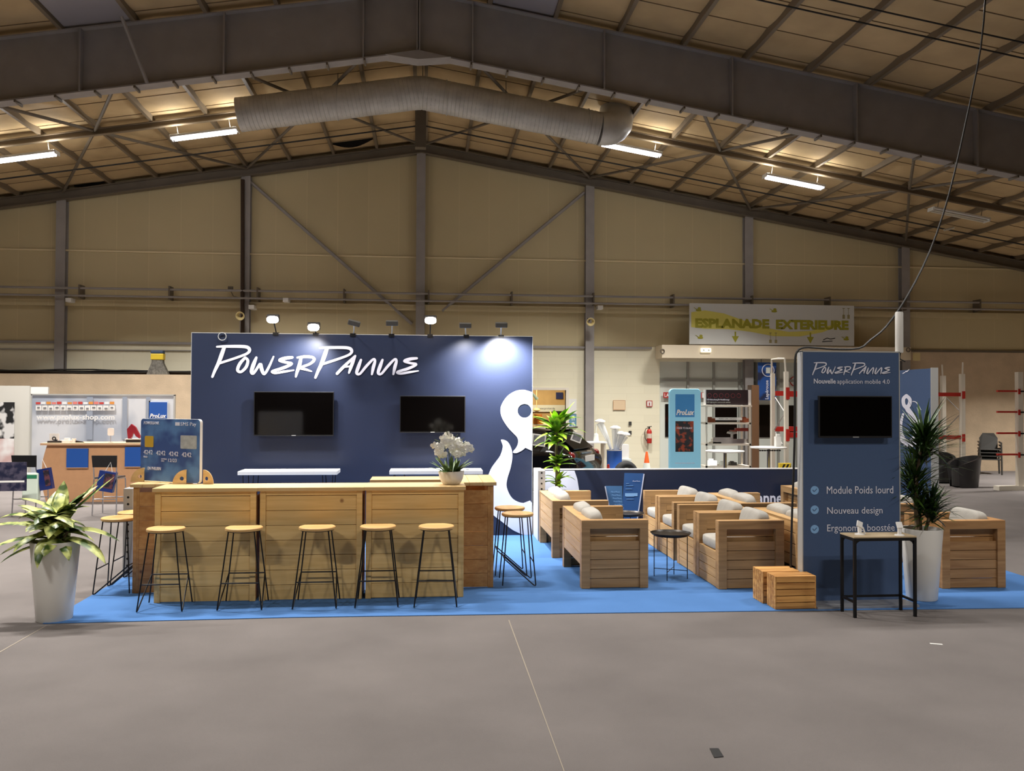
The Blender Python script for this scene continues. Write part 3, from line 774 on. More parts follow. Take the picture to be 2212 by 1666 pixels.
# side totem, standing with its face to the lounge
XT = 6.95
ya, yb_ = PX(1940, 900, XT).y, PX(2011, 900, XT).y
st = thing('side_totem', 'slate blue totem with the white looped emblem, standing edge-on behind the spiky plant', 'display totem', (XT, yb_, 0))
ln = ya-yb_+.12
box(0, 0, .008, .1, ln, 2.44).build('panel', 'navy2', st)
box(-.003, -.012, .008, .103, 0, 2.45).build('edge_profile', 'alu', st)
def sf(x, y):
    p = PX(1860+x/5.207, 780+y/5.207, XT); return Vector((-.006, p.y-yb_, p.z))
sf.d = (.004, 0, 0)
strokes([[(515, 392, 40), (552, 430, 40), (548, 490, 44), (515, 520, 44), (485, 490, 40), (482, 425, 40), (515, 392, 40)],
         [(515, 520, 50), (560, 590, 60), (625, 690, 70), (645, 800, 80), (600, 900, 90), (545, 930, 90), (480, 890, 70), (452, 790, 40), (456, 690, 30), (478, 600, 26)]], sf).build('loop_emblem', 'lettering', st)
strokes([[(585, 455, 8), (620, 462, 10), (650, 500, 9), (680, 550, 6)], [(475, 140, 10), (495, 130, 10)], [(505, 120, 12), (525, 115, 12), (545, 95, 5)]], sf).build('emblem_marks', 'lettering', st)
strokes([[(452, 1195, 16), (480, 1200, 20), (505, 1215, 14), (520, 1200, 16), (550, 1215, 14)], [(455, 1280, 9), (520, 1288, 14), (600, 1300, 14), (690, 1310, 12)]], sf).build('lettering', 'lettering', st)
# ------------------------------------------------------------------ pine bar
def counter(name, w_, d_, h_, label, loc, rz, face='pine', side='pineend'):
    r = thing(name, label, 'bar counter', loc, rz, 'pine bar counters')
    nb = 7; hb = (h_-.085)/nb; fr = MB()
    for k in range(nb): fr.box(.055, .012, .005+k*hb, w_-.055, .03, .005+(k+1)*hb-.004)
    fr.build('front_planks', face, r, bevel=.002)
    box(.03, .031, .01, w_-.03, .038, h_-.04).build('added_backing_board', 'pineend', r)  # unseen board added behind the planks so their gaps stay dark
    po = MB().box(0, 0, 0, .055, .035, h_-.035).box(w_-.055, 0, 0, w_, .035, h_-.035).box(.055, .004, h_-.078, w_-.055, .03, h_-.035)
    po.build('front_frame', face, r, bevel=.002)
    for x0 in (0, w_-.022):
        sd = MB()
        for k in range(nb): sd.box(x0+.002, .06, .005+k*hb, x0+.020, d_-.055, .005+(k+1)*hb-.004)
        sd.box(x0, .035, 0, x0+.022, .06, h_-.035).box(x0, d_-.055, 0, x0+.022, d_, h_-.035)
        sd.build('side_panel', side, r, bevel=.002)
    box(.022, .04, h_*.5, w_-.022, d_-.02, h_*.5+.022).build('shelf', side, r)
    t = MB()
    for k in range(3):
        dd = (d_+.05)/3; t.box(-.018, -.03+k*dd, h_-.035, w_+.018, -.03+(k+1)*dd-.003, h_)
    t.build('countertop', 'pinetop', r, bevel=.003)
    return r
counter('bar_counter', .95, .42, 1.10, 'pine bar counter carrying the blue card sign, facing the stools', (-2.61, 8.55, .008), 0)
counter('bar_counter', .985, .42, 1.10, 'middle pine bar counter of the front row', (-1.625, 8.56, .008), 0)
counter('bar_counter', .965, .42, 1.10, 'pine bar counter with the orchid standing on its corner', (-.605, 8.57, .008), 0)
counter('bar_counter', 1.0, .32, 1.10, 'darker pine bar counter turned sideways behind the card sign', (-2.955, 9.99, .008), -PI/2, 'pineend')
counter('bar_counter', .9, .38, 1.10, 'darker pine bar counter turned sideways behind the orchid', (.69, 8.99, .008), PI/2, 'pineend')
counter('bar_counter', .88, .38, 1.06, 'rear pine bar counter with its open back, between orchid and navy wall', (.25, 10.16, .008), PI, 'pineend')

# ------------------------------------------------------------------ stools
SH = .75
def make_stool():
    r = thing('bar_stool', 'x', 'bar stool', (0, 0, 0), 0, 'round-seat wire bar stools')
    MB().lathe([(.165, SH-.03), (.172, SH-.024), (.172, SH-.006), (.165, SH), (0, SH)], 40).build('seat', 'seatwood', r, smooth='auto'); seat_ = r.children[-1] if r.children else None
    MB().lathe([(.15, SH-.036), (.158, SH-.036), (.158, SH-.030), (.15, SH-.030)], 32).build('seat_ring', 'black', seat_ or r)
    t, b, R_ = .118, .2, .0065
    for sx in (-1, 1):
        for sy in (-1, 1):
            MB().tube([(sx*t, sy*t, SH-.03), (sx*b, sy*b*.88, .012)], R_, 8).build('leg', 'black', r)
        k = .27/(SH-.03); xk = b+(t-b)*k; yk = b*.88+(t-b*.88)*k
        MB().tube([(sx*b, -b*.88, .01), (sx*(b+.0), -b*.88+.02, .012), (sx*xk, yk, .285)], R_, 8).build('diagonal_brace', 'black', r)
    for sy in (-1, 1):
        k = (.25 if sy < 0 else .285)/(SH-.03); xk = b+(t-b)*k; yk = b*.88+(t-b*.88)*k
        MB().tube([(-xk, sy*yk, k*(SH-.03)), (xk, sy*yk, k*(SH-.03))], R_, 8).build('footrest', 'black', r)
    return r
st0 = make_stool()
def mid(*pp):
    g = [G(*p) for p in pp]; return sum(g, Vector())/len(g)
ST = [(mid((295, 1324), (388, 1322), (331, 1305), (420, 1303)), .0, 'bar stool under the blue card sign, first of the front row'),
      (mid((468, 1320), (561, 1320), (495, 1300.5), (584, 1300.5)), .0, 'bar stool before the dark gap between the card-sign counter and the middle one'),
      (mid((635, 1318), (726.5, 1315), (646, 1300), (731.5, 1297)), .0, 'middle bar stool of the five in the front row'),
      (mid((766, 1315), (856, 1314), (778, 1295), (863.5, 1295)), .0, 'bar stool before the joint of the middle counter and the orchid counter'),
      (mid((900.5, 1315), (989.5, 1313), (895.6, 1296), (981, 1293)), -.04, 'bar stool nearest below the white orchid in the front row')]
SRX = 1.09-.2
ST += [(Vector((.965, 9.2, 0)), PI/2, 'front one of two bar stools at the orchid end of the bar'), (Vector((.93, 9.72, 0)), PI/2, 'rear one of two bar stools at the orchid end of the bar'),
       (Vector((-3.14, 9.14, 0)), -PI/2, 'front one of two bar stools beside the big leafy plant'), (Vector((-3.13, 9.58, 0)), -PI/2, 'rear one of two bar stools beside the big leafy plant')]
for i, (c, rz, lb) in enumerate(ST):
    o = st0 if i == 0 else dup(st0, (0, 0, 0), 0, '')
    o.location = (c.x, c.y-(.035 if i < 5 else 0), .008); o.rotation_euler = (0, 0, rz); o['label'] = lb

# ------------------------------------------------------------------ card sign on its brackets
pa, pb = G(303, 1040, 1.108), G(431, 1047, 1.108)
cd = thing('card_sign', 'giant blue bank card sign with gold chip standing on the pine bar', 'sign', (pa.x, pa.y, 1.108), math.atan2(pb.y-pa.y, pb.x-pa.x))
cw = (pb-pa).length; ch_ = .645
def rrect(x0, z0, x1, z1, r, n=6):
    o = []
    for cx, cz, a0 in ((x1-r, z1-r, 0), (x0+r, z1-r, PI/2), (x0+r, z0+r, PI), (x1-r, z0+r, 1.5*PI)):
        for k in range(n+1): o.append((cx+r*math.cos(a0+k*PI/2/n), cz+r*math.sin(a0+k*PI/2/n)))
    return o
MB().prism([(x, 0, z) for x, z in rrect(0, .01, cw, ch_+.01, .035)], (0, .035, 0)).build('board', 'white', cd, label='pale edge of the board')
cb_ = leafmat('world_map_blue', (56, 82, 140), (88, 128, 180), 4.5, .5, (.44, .62))
MB().prism([(x, -.002, z) for x, z in rrect(.002, .012, cw-.002, ch_+.008, .034)], (0, .002, 0)).build('card_print', cb_, cd); cpr = [o for o in cd.children if o.name.startswith('card_print')][0]
MB().prism([(x, -.004, z) for x, z in rrect(.045*cw/.6, .36, .135*cw/.6, .475, .012)], (0, .002, 0)).build('gold_chip', mat('gold_foil', (226, 182, 66), .4, .3), cpr)
MB().prism([(x, -.004, z) for x, z in rrect(.41*cw/.6, .355, .57*cw/.6, .49, .010)], (0, .002, 0)).build('hologram', mat('silver_foil', (196, 200, 200), .35, .3, var=.15, vscale=20), cpr)
def ct(s, x0, x1, z, h, bold=.0): text('lettering', s, 'lettering', cpr, x0*cw/.6, -.005, z, (x1-x0)*cw/.6, h, bold)
ct('POWERBANK', .035, .195, .595, .032, .01); ct('SMS Pay', .41, .565, .578, .045)
box(.355*cw/.6, -.004, .588, .40*cw/.6, -.002, .622).build('card_icon', 'lettering', cpr)
for k in range(4): ct('4242', .035+.13*k, .13+.13*k, .285-.004*k, .045)
ct('VALID', .035, .075, .25, .018); ct('EXPIRES', .22, .275, .235, .014); ct('END', .22, .25, .215, .014); ct('12/23', .29, .375, .215, .034)
ct('EN PHILIBIN', .08, .215, .125, .032, .01)
def bracket(px, py, side, label, par=cd):
    o = MB(); n = 10
    pts = [(0, 0)]+[(-.135*math.cos(a), .145*math.sin(a)) for a in [k*PI/2/n for k in range(n+1)]]
    return pts
hol = [(-.045+.021*math.cos(2*PI*j/16), .055+.021*math.sin(2*PI*j/16)) for j in range(16)]
for (t, yy, dr_) in ((.085, -.012, 1), (.80, -.012, 1), (1.0, .05, -1)):
    pts = bracket(0, 0, 1, ''); 
    loc = Vector((t*cw, yy, 0)); mtx = Matrix.Translation(loc) @ Matrix.Rotation(-cd.rotation_euler.z, 4, 'Z')
    if dr_ < 0: pts = [(-x*.75, y) for x, y in pts]; hl = [(-x*.75, y) for x, y in hol]
    else: hl = hol
    curve_mesh('bracket', [pts, hl], 'pinetop', cd, .018, mtx, label='quarter-round plywood foot with a finger hole')

# ------------------------------------------------------------------ white shelf tables before the navy wall
def wall_table(x0, x1, y0, y1, z, label):
    r = thing('high_shelf_table', label, 'table', ((x0+x1)/2, (y0+y1)/2, .008), 0, 'white-topped high tables')
    w_, d_ = (x1-x0)/2, (y1-y0)/2
    box(-w_, -d_, z-.05, w_, d_, z).build('tabletop', 'white', r, bevel=.004)
    for sx in (-1, 1):
        for sy in (-1, 1):
            MB().tube([(sx*(w_-.06), sy*(d_-.05), z-.05), (sx*(w_-.10), sy*(d_-.05), .012), (sx*(w_-.13), sy*(d_-.05), .012), (sx*(w_-.2), sy*(d_-.05), z-.05)], .006, 6).build('leg', 'black', r)
    return r
a, b = P(513, 1019, 11.75), P(728, 1019, 11.75); wall_table(a.x, b.x, 11.75, 12.2, 1.0, 'white-topped high table under the larger television')
a, b = P(841, 1018, 11.75), P(1043, 1018, 11.75); wall_table(a.x, b.x, 11.75, 12.2, 1.0, 'white-topped high table behind the orchid')

# ------------------------------------------------------------------ plants
def pot_plant(name, label, loc): return thing(name, label, 'potted plant', loc)
def tallpot(r, rb, rt_, h, mt='whitegloss', sq=1):
    MB().lathe([(0, 0), (rb*.96, 0), (rb, .01), (rt_, h-.01), (rt_-.004, h), (rt_-.022, h), (rt_-.03, h-.05), (0, h-.05)], 48, cap=False).build('pot', mt, r, smooth='auto')
    MB().lathe([(0, h-.035), (rt_-.03, h-.045)], 30, cap=False).build('soil', 'soil', r)
# variegated plant in the tall pot by the bar
c = G(118, 1341); r = pot_plant('variegated_plant', 'leafy yellow-green plant in a tall white conical pot by the bar', (-3.30, 8.02, 0))
tallpot(r, .148, .203, .70)
MB().tube([(0, 0, .66), (.01, 0, .8), (.03, .01, .95)], [.02, .016, .01], 8).tube([(-.03, .02, .66), (-.06, 0, .85)], .012, 8).tube([(.05, -.02, .66), (.14, -.02, .84)], .012, 8).build('stalks', 'stem', r)
L1 = MB(); rnd = random.Random(3)
for (az, ln_, wd, rise, droop, bz, bx_) in [(.25, .62, .085, .85, .25, .86, .02), (.35, .55, .05, .95, .2, .88, .03), (-.1, .60, .10, .45, 1.3, .78, .02), (-.35, .58, .11, .25, 1.5, .74, .04), (.1, .44, .10, .15, 1.6, .72, .08),
                                       (2.9, .60, .085, .75, 1.4, .82, -.02), (3.2, .62, .08, .6, 1.2, .78, -.03), (3.5, .56, .09, .3, 1.1, .74, -.02), (2.75, .5, .08, .9, 1.2, .84, 0), (3.0, .5, .09, .1, .9, .72, -.05), (3.35, .45, .08, 0, .9, .70, -.04),
                                       (1.6, .42, .11, 1.3, .4, .86, 0), (1.9, .40, .12, 1.2, .8, .84, -.02), (4.7, .34, .13, 1.0, 1.7, .88, 0), (4.4, .36, .12, .9, 1.9, .82, -.03), (5.0, .34, .12, .9, 1.7, .82, .03), (5.4, .34, .08, .2, 1.6, .72, .03), (4.1, .40, .10, .5, 1.8, .76, -.04)]:
    L1.leaf((bx_, 0, bz-.02), az, ln_, wd*1.35, rise, droop, .35, 8)
for k in range(60):
    az = rnd.uniform(0, 2*PI); L1.leaf((rnd.uniform(-.06, .06), rnd.uniform(-.05, .05), rnd.uniform(.70, .93)), az, rnd.uniform(.2, .44), rnd.uniform(.08, .15), rnd.uniform(.1, 1.3), rnd.uniform(.8, 2.0), .35, 6)
L1.build('foliage', 'leaf_var', r, smooth=True, double=True)
# lime dracaena behind the lounge
c = P(1199, 1063, 11.95)
r = pot_plant('lime_dracaena', 'lime green dracaena in a white pot behind the first two-seat sofa', (1.84, 12.15, .008))
tallpot(r, .12, .17, .68)
MB().tube([(0, 0, .62), (.0, 0, .9), (-.01, 0, 1.25), (-.005, 0, 1.6)], [.03, .024, .02, .014], 10).tube([(.03, 0, .62), (.035, 0, .85), (.02, 0, 1.05)], .018, 8).build('trunk', 'stem', r)
L2 = MB(); rnd = random.Random(5)
for bz, n, ln_, wd in ((1.52, 34, .46, .085), (1.36, 18, .38, .075), (1.06, 26, .30, .075), (.80, 16, .30, .07)):
    for k in range(n):
        az = 2*PI*k/n+rnd.uniform(-.3, .3)
        if abs(math.sin(az)) > .75 and math.sin(az) > 0 and rnd.random() < .5: az += PI
        L2.leaf((0, 0, bz+rnd.uniform(-.05, .05)), az, ln_*rnd.uniform(.6, 1.15)*(.62 if math.sin(az) > .3 else 1), wd*rnd.uniform(.8, 1.3), rnd.uniform(.2, 1.45), rnd.uniform(.5, 1.8), .3, 7)
L2.build('foliage', 'leaf_lime', r, smooth=True, double=True)
# spiky dracaena in the tall white pot behind the high table
r = pot_plant('spiky_dracaena', 'dark spiky dracaena in a tall white round pot beside the slate blue totem', (4.905, 8.13, .008))
tallpot(r, .145, .197, .70)
tk = MB(); tips = [(.03, .0, 1.62, -.06), (-.05, .02, 1.22, -.03), (.10, 0, .98, .06)]
tk.tube([(-.04, 0, .64), (-.06, 0, .9), (-.03, .02, 1.25), (.02, 0, 1.62)], [.022, .02, .017, .014], 8)
tk.tube([(0, .01, .64), (.0, .03, .85), (-.05, .05, 1.18)], [.018, .016, .013], 8)
tk.tube([(.03, -.01, .64), (.07, -.01, .8), (.08, 0, .96)], [.018, .015, .012], 8)
tk.build('trunk', 'stem', r)
L3 = MB(); rnd = random.Random(11)
for (cx, cy, cz, h_, n, ln_) in ((.03, 0, 1.64, .30, 260, .42), (-.05, .04, 1.22, .24, 170, .36), (.10, 0, .98, .24, 150, .32), (-.01, 0, .92, .12, 60, .30)):
    for k in range(n):
        az = rnd.uniform(0, 2*PI); el = rnd.choice([rnd.uniform(-.2, .9), rnd.uniform(.3, 1.5)])
        L3.leaf((cx+rnd.uniform(-.02, .02), cy+rnd.uniform(-.02, .02), cz-rnd.random()*h_), az, ln_*rnd.uniform(.65, 1.15), .024, el, rnd.uniform(.1, .9), .2, 4)
L3.build('foliage', 'leaf_dark', r, smooth=True, double=True)
# orchid on the bar
ob = G(975, 1047, 1.108); r = pot_plant('orchid', 'white orchid in a round white bowl on the pine bar corner', (ob.x, ob.y+.04, 1.108))
MB().lathe([(0, 0), (.075, 0), (.095, .012), (.12, .06), (.132, .125), (.132, .135), (.122, .135), (.115, .1), (0, .1)], 40, cap=False).build('bowl', 'whitegloss', r, smooth='auto')
MB().lathe([(0, .118), (.12, .115)], 24, cap=False).build('moss', 'soil', r)
L4 = MB(); rnd = random.Random(2)
for k in range(34):
    az = 2*PI*k/17+rnd.uniform(-.2, .2)
    L4.leaf((.05*math.cos(az), .05*math.sin(az), .11), az, rnd.uniform(.14, .24), rnd.uniform(.035, .05), rnd.uniform(.4, 1.35), rnd.uniform(.3, .9), .35, 6)
L4.build('leaves', 'leaf_orch', r, smooth=True, double=True)
for k, (a0, a1, z0) in enumerate([(-.07, -.17, .42), (-.03, -.05, .48), (.02, .06, .45), (.06, .13, .43), (.09, .15, .40)]):
    MB().tube([(a0*.5, 0, .11), (a0*.8, -.01, .3), (a0, -.02, z0), (a1, -.05, z0+.07-.02*abs(a1)*10)], .004, 6).build('flower_stem', mat('stem_green', (70, 84, 44), .6), r)
def flower():
    b = MB()
    for k in range(5):
        a = PI/2+2*PI*k/5; wd = .036 if k in (1, 4) else .026; l = .036 if k in (1, 4) else .033
        vs = [(0, 0, 0)]+[(l*.55*math.cos(a)*1.0+wd/2*math.sin(a)*s_, -.004, l*.55*math.sin(a)-wd/2*math.cos(a)*s_) for s_ in (-1, 1)]+[(l*.9*math.cos(a)+wd/2.6*math.sin(a)*s_, .002, l*.9*math.sin(a)-wd/2.6*math.cos(a)*s_) for s_ in (-1, 1)]+[(l*1.08*math.cos(a), .004, l*1.08*math.sin(a))]
        b.add(vs, [(0, 1, 3, 5, 4, 2)])
    b.pillow((0, -.006, -.004), (.012, .012, .012), 1, 8, 6)
    return b
fl0 = None; rnd = random.Random(8)
spots_ = [(-.125, .40), (-.10, .33), (-.075, .30), (-.055, .305), (-.07, .40), (-.075, .355), (-.045, .44), (-.055, .47), (-.03, .40), (-.02, .46), (-.02, .50), (.0, .43), (.01, .37), (.025, .33), (.03, .42), (.045, .38), (.05, .31), (.065, .35), (.075, .41), (.09, .37), (.095, .32), (.115, .36), (.12, .40), (.145, .38), (.155, .36), (-.10, .39), (.005, .47), (.06, .44)]
for i, (fx, fz) in enumerate(spots_):
    if fl0 is None: o = flower().build('flower', 'petal', r, double=True); fl0 = o
    else: o = fl0.copy(); C.objects.link(o); o.parent = r
    o.location = (fx*1.3-.01, -.05+rnd.uniform(-.04, .06), fz); o.rotation_euler = (rnd.uniform(-.3, .5), rnd.uniform(-.3, .3), rnd.uniform(-.6, .6)); o.scale = (1.25,)*3

# ------------------------------------------------------------------ lounge seating
CT = .71
def make_seat(W, ncush, mtA='teak', mtB='teakx', name='armchair', cat='armchair'):
    r = thing(name, 'x', cat, (0, 0, 0), 0, 'slatted wooden lounge seats')
    A = .10; D = .71
    for y0, s in ((0, 1), (W, -1)):
        yy = lambda t: y0+s*t
        fr = MB().box(0, yy(0), 0, .09, yy(A), CT-.09).box(D-.09, yy(0), 0, D, yy(A), CT-.09).box(0, yy(0), CT-.09, D, yy(A), CT)
        arm = fr.build('arm_frame', mtB, r, bevel=.003)
        sl = MB()
        for k in range(5): sl.box(.09, yy(.022), .004+k*.098, D-.09, yy(.045), .004+k*.098+.092)
        sl.build('arm_slats', mtB, arm, bevel=.0015)
        inn = MB()
        for k in range(5): inn.box(.03, yy(A-.022), .14+k*.098, D-.09, yy(A-.001), .14+k*.098+.0915)
        inn.build('arm_lining', mtB, arm, bevel=.0015)
    bk_ = MB()
    for k in range(4): bk_.box(.004, A, .235+k*.117, .028, W-A, .235+k*.117+.109)
    bk_.build('back_boards', mtA, r, bevel=.0015)
    box(0, A, CT-.012, .11, W-A, CT).build('back_rail', mtA, r, bevel=.002)
    fb = MB()
    for k in range(4): fb.box(D-.028, A, .006+k*.094, D-.003, W-A, .006+k*.094+.0875)
    fb.build('front_boards', mtA, r, bevel=.0015)
    box(.03, A, .35, D-.03, W-A, .375).build('seat_deck', mtA, r)
    for k in range(ncush):
        wc = (W-2*A)/ncush
        MB().pillow((.42, A+wc*(k+.5), .435), (.56, wc-.01, .125), .3, 28, 14).build('seat_cushion', 'cushion', r, smooth=True)
        MB().pillow((.20, A+wc*(k+.5), .60), (.17, wc-.015, .38), .42, 28, 14, rot=(0, -.22, 0)).build('back_cushion', 'cushion', r, smooth=True)
    return r
sofa0 = make_seat(1.27, 2, name='two_seat_sofa', cat='sofa'); arm0 = make_seat(.745, 1); armR = make_seat(.72, 1, 'teakr', 'teakr')
sofa0.location = (1.6, 8.84, .008); sofa0['label'] = 'two-seat wooden sofa nearest the bar end, showing its open-topped slatted arm'
dup(sofa0, (1.55, 10.60, .008), 0, 'two-seat wooden sofa standing behind the first one, before the lime plant')
arm0.location = (3.73, 8.70+.745, .008); arm0.rotation_euler = (0, 0, PI); arm0['label'] = 'wooden armchair at the front of the middle row, beside the pallet crates'
dup(arm0, (3.73, 9.46+.745, .008), PI, 'second wooden armchair from the front in the middle row')
dup(arm0, (3.73, 10.33+.745, .008), PI, 'third wooden armchair from the front in the middle row')
dup(arm0, (3.73, 11.11+.745, .008), PI, 'wooden armchair at the rear of the middle row, by the navy lounge wall')
dup(sofa0, (3.82, 8.53, .008), 0, 'two-seat wooden sofa back to back with the front armchairs, mostly behind the slate totem')
dup(sofa0, (3.82, 10.19, .008), 0, 'two-seat wooden sofa back to back with the rear armchairs, before the word panneurs')
armR.location = (6.09, 8.54+.72, .008); armR.rotation_euler = (0, 0, PI); armR['label'] = 'amber wooden armchair standing apart beyond the tall white pot'
dup(armR, (6.13, 10.0+.72, .008), PI, 'amber wooden armchair half hidden behind the spiky plant')
dup(arm0, (5.27, 12.42, .008), -PI/2, 'wooden armchair against the navy lounge wall, just showing beside the slate totem')

def tray_table(loc, label, zt=.5, rr=.225):
    r = thing('tray_table', label, 'side table', loc, 0, 'round black tray tables')
    MB().lathe([(0, zt-.022), (rr-.02, zt-.022), (rr-.002, zt-.004), (rr, zt), (rr-.004, zt+.001), (rr-.02, zt-.016), (0, zt-.018)], 48, cap=False).build('tray', mat('bronze_black_tray', (48, 42, 36), .35, .5), r, smooth='auto')
    for k in range(4):
        a = PI/4+k*PI/2+.3; x, y = .185*math.cos(a), .185*math.sin(a)
        MB().tube([(x, y, zt-.024), (x, y, 0)], .005, 6).build('leg', 'black', r)
    for k in range(2):
        a = PI/4+k*PI/2+.3; x, y = .185*math.cos(a), .185*math.sin(a)
        MB().tube([(x, y, .09), (-x, -y, .09)], .004, 6).build('stretcher', 'black', r)
    MB().tube([(.185*math.cos(2*PI*j/32), .185*math.sin(2*PI*j/32), zt-.03) for j in range(32)], .005, 6, close=True).build('top_ring', 'black', r)
    return r
tray_table((2.69, 9.33, .008), 'round black tray table between the front sofa and the middle row')
tray_table((2.60, 11.05, .008), 'round black tray table farther back, before the printed phones')

# ------------------------------------------------------------------ pallet crates
def crate(loc, w_, d_, h_, label):
    r = thing('slatted_crate', label, 'crate', loc, 0, 'pallet wood crates')
    n = 5; s_ = MB()
    for k in range(n):
        a, b = h_*k/n+.003, h_*(k+1)/n-.004
        s_.box(.012, 0, a, w_-.012, .014, b).box(.012, d_-.014, a, w_-.012, d_, b)
    s_.build('face_slats', 'crate', r, bevel=.002)
    s_ = MB(); m_ = 5
    for k in range(m_):
        a, b = d_*k/m_+.002, d_*(k+1)/m_-.004
        s_.box(0, a, 0, .012, b, h_-.012).box(w_-.012, a, 0, w_, b, h_-.012)
        s_.box(0, a, h_-.012, w_, b, h_)
    s_.build('side_slats', 'crate', r, bevel=.002)
    return r
crate((3.26, 7.81, .008), .40, .205, .31, 'front slatted pallet-wood crate at the foot of the slate blue totem')
crate((3.235, 8.05, .008), .37, .26, .31, 'rear slatted pallet-wood crate where the black cable ends')

# ------------------------------------------------------------------ tall table with two tablet stands
A_, B_ = Vector((3.86, 7.47, 0)), Vector((4.46, 7.735, 0))
ht = thing('high_table', 'small black-framed high table with pale wood top before the slate totem', 'table', ((A_.x+B_.x)/2, (A_.y+B_.y)/2, 0), 0)
w_, d_ = .30, .1325; zt = .735
box(-w_, -d_, zt-.012, w_, d_, zt).build('tabletop', wood('pale_oak', (196, 176, 142), (176, 154, 120), (120, 100, 70), 'X', 2, knots=False), ht)
fr = MB()
for s in (-1, 1):
    fr.box(-w_, s*d_, zt-.04, w_, s*(d_-.022), zt-.012).box(s*w_, -d_+.022, zt-.04, s*(w_-.022), d_-.022, zt-.012)
fr.build('top_frame', 'black', ht)
for sx in (-1, 1):
    for sy in (-1, 1):
        box(sx*w_, sy*d_, 0, sx*(w_-.024), sy*(d_-.024), zt-.04).build('leg', 'black', ht)
        g = MB(); x0 = sx*(w_-.024)
        n = 6; arcp = [(x0-sx*.04+sx*.04*math.cos(a), zt-.08+.04*math.sin(a)) for a in [k*PI/2/n for k in range(n+1)]]
        g.prism([(x0, sy*(d_-.008), zt-.08)]+[(x, sy*(d_-.008), z) for x, z in arcp]+[(x0, sy*(d_-.008), zt-.04)][0:0], (0, -sy*.006, 0)); 
        g = MB().prism([(x0, sy*(d_-.012), zt-.08), (x0-sx*.015, sy*(d_-.012), zt-.055), (x0-sx*.04, sy*(d_-.012), zt-.04), (x0, sy*(d_-.012), zt-.04)], (0, -sy*.005, 0))
        g.build('corner_gusset', 'black', ht)
box(-w_+.024, d_-.02, .13, w_-.024, d_-.004, .15).box(-w_+.003, -d_+.024, .13, -w_+.02, d_-.024, .15).box(w_-.02, -d_+.024, .13, w_-.003, d_-.024, .15).build('lower_rail', 'black', ht)
def tabstand(loc, rz, label, flip):
    r = thing('tablet_stand', label, 'device stand', loc, rz, 'white device stands')
    MB().lathe([(0, 0), (.045, 0), (.043, .008), (.012, .012), (0, .012)], 24, cap=False).build('foot', 'white', r, smooth='auto')
    box(-.015, -.012, .01, .015, .012, .075).build('post', 'white', r, bevel=.004)
    h = MB().box(-.028, -.007, -.03, .028, .007, .03)
    h.xf(Matrix.Translation((0, 0, .095)) @ Matrix.Rotation(-.5, 4, 'X') @ Matrix.Rotation(flip, 4, 'Y')).build('holder', 'white', r, bevel=.003)
    if flip:
        MB().tube([(.01, 0, .08), (.035, -.01, .05), (.045, -.02, .006)], .007, 8).build('handle', 'white', r)
a = G(1857, 1155, .735); b = G(1943, 1157, .735)
tabstand((a.x, a.y, .735), .2, 'white device stand with tilted holder on the high table', .5)
tabstand((b.x, b.y, .735), 0, 'white upright device stand near the pot side of the high table', 0)

# ------------------------------------------------------------------ tool stand beyond the bar
YB = 19.8
r = thing('printed_backwall', 'pale printed exhibition backdrop with flag row and white web address', 'display wall', (0, YB, 0))
def bb(x0, y0, x1, y1, dy_=0, th=.01, Y=YB):
    a, b = P(x0, y0, Y), P(x1, y1, Y); return (a.x, dy_, b.z, b.x, dy_+th, a.z)
a, b = P(70, 854, YB), P(375, 870, YB)
pm_ = leafmat('hazy_photo_print', (156, 164, 178), (206, 208, 212), .9, .6, (.4, .6))
box(a.x, 0, .02, b.x, .05, a.z).build('panel', pm_, r)
box(a.x-.03, -.01, 0, a.x, .06, a.z+.02).box(b.x, -.01, 0, b.x+.03, .06, a.z+.02).box(a.x-.03, -.01, a.z, b.x+.03, .06, a.z+.03).build('frame', 'alu', r)
pg = mat('print_grey', (146, 154, 168), .6)
for x0, x1 in ((188, 200), (265, 274), (316, 324)): box(*bb(x0, 858, x1, 950, -.012, .004)).build('printed_column', pg, r)
cols = [('print_red', (190, 60, 52)), ('print_white', (226, 226, 226)), ('print_amber', (214, 140, 60)), ('print_pink', (214, 120, 110))]
for ci, (nm, cc) in enumerate(cols):
    s_ = MB()
    for k in range(15):
        if k % 4 == ci: s_.box(*bb(78+11.4*k, 868+(0 if k % 3 else 1), 87.5+11.4*k, 873.5, -.014, .005))
    s_.build('flag_row', mat(nm, cc, .6), r)
s_ = MB(); s2 = MB()
for k in range(13):
    s_.box(*bb(78+13.2*k, 876, 90+13.2*k, 887, -.014, .004)); s2.box(*bb(81+13.2*k, 879+(k % 3), 86.5+13.2*k+(k % 2), 882+(k % 3), -.018, .004))
s_.build('icon_row', 'white', r); s2.build('icons', mat('icon_grey', (120, 120, 124), .6), r)
a, b = P(79, 907, YB), P(248, 907, YB); text('lettering', 'www.prolux-shop.com', 'white', r, a.x, -.014, a.z-.03, b.x-a.x, .15, .02)
box(*bb(322, 866, 363, 912, -.012, .004)).build('panel_square', mat('light_square', (196, 206, 220), .5), r)
box(*bb(323, 869, 361, 905, -.02, .006)).build('logo_square', 'blue', r)
a, b = P(323, 903, YB), P(361, 903, YB); text('lettering', 'ProLux', 'white', r, a.x+.01, -.026, a.z+.0, b.x-a.x-.02, .095, .03, .3)
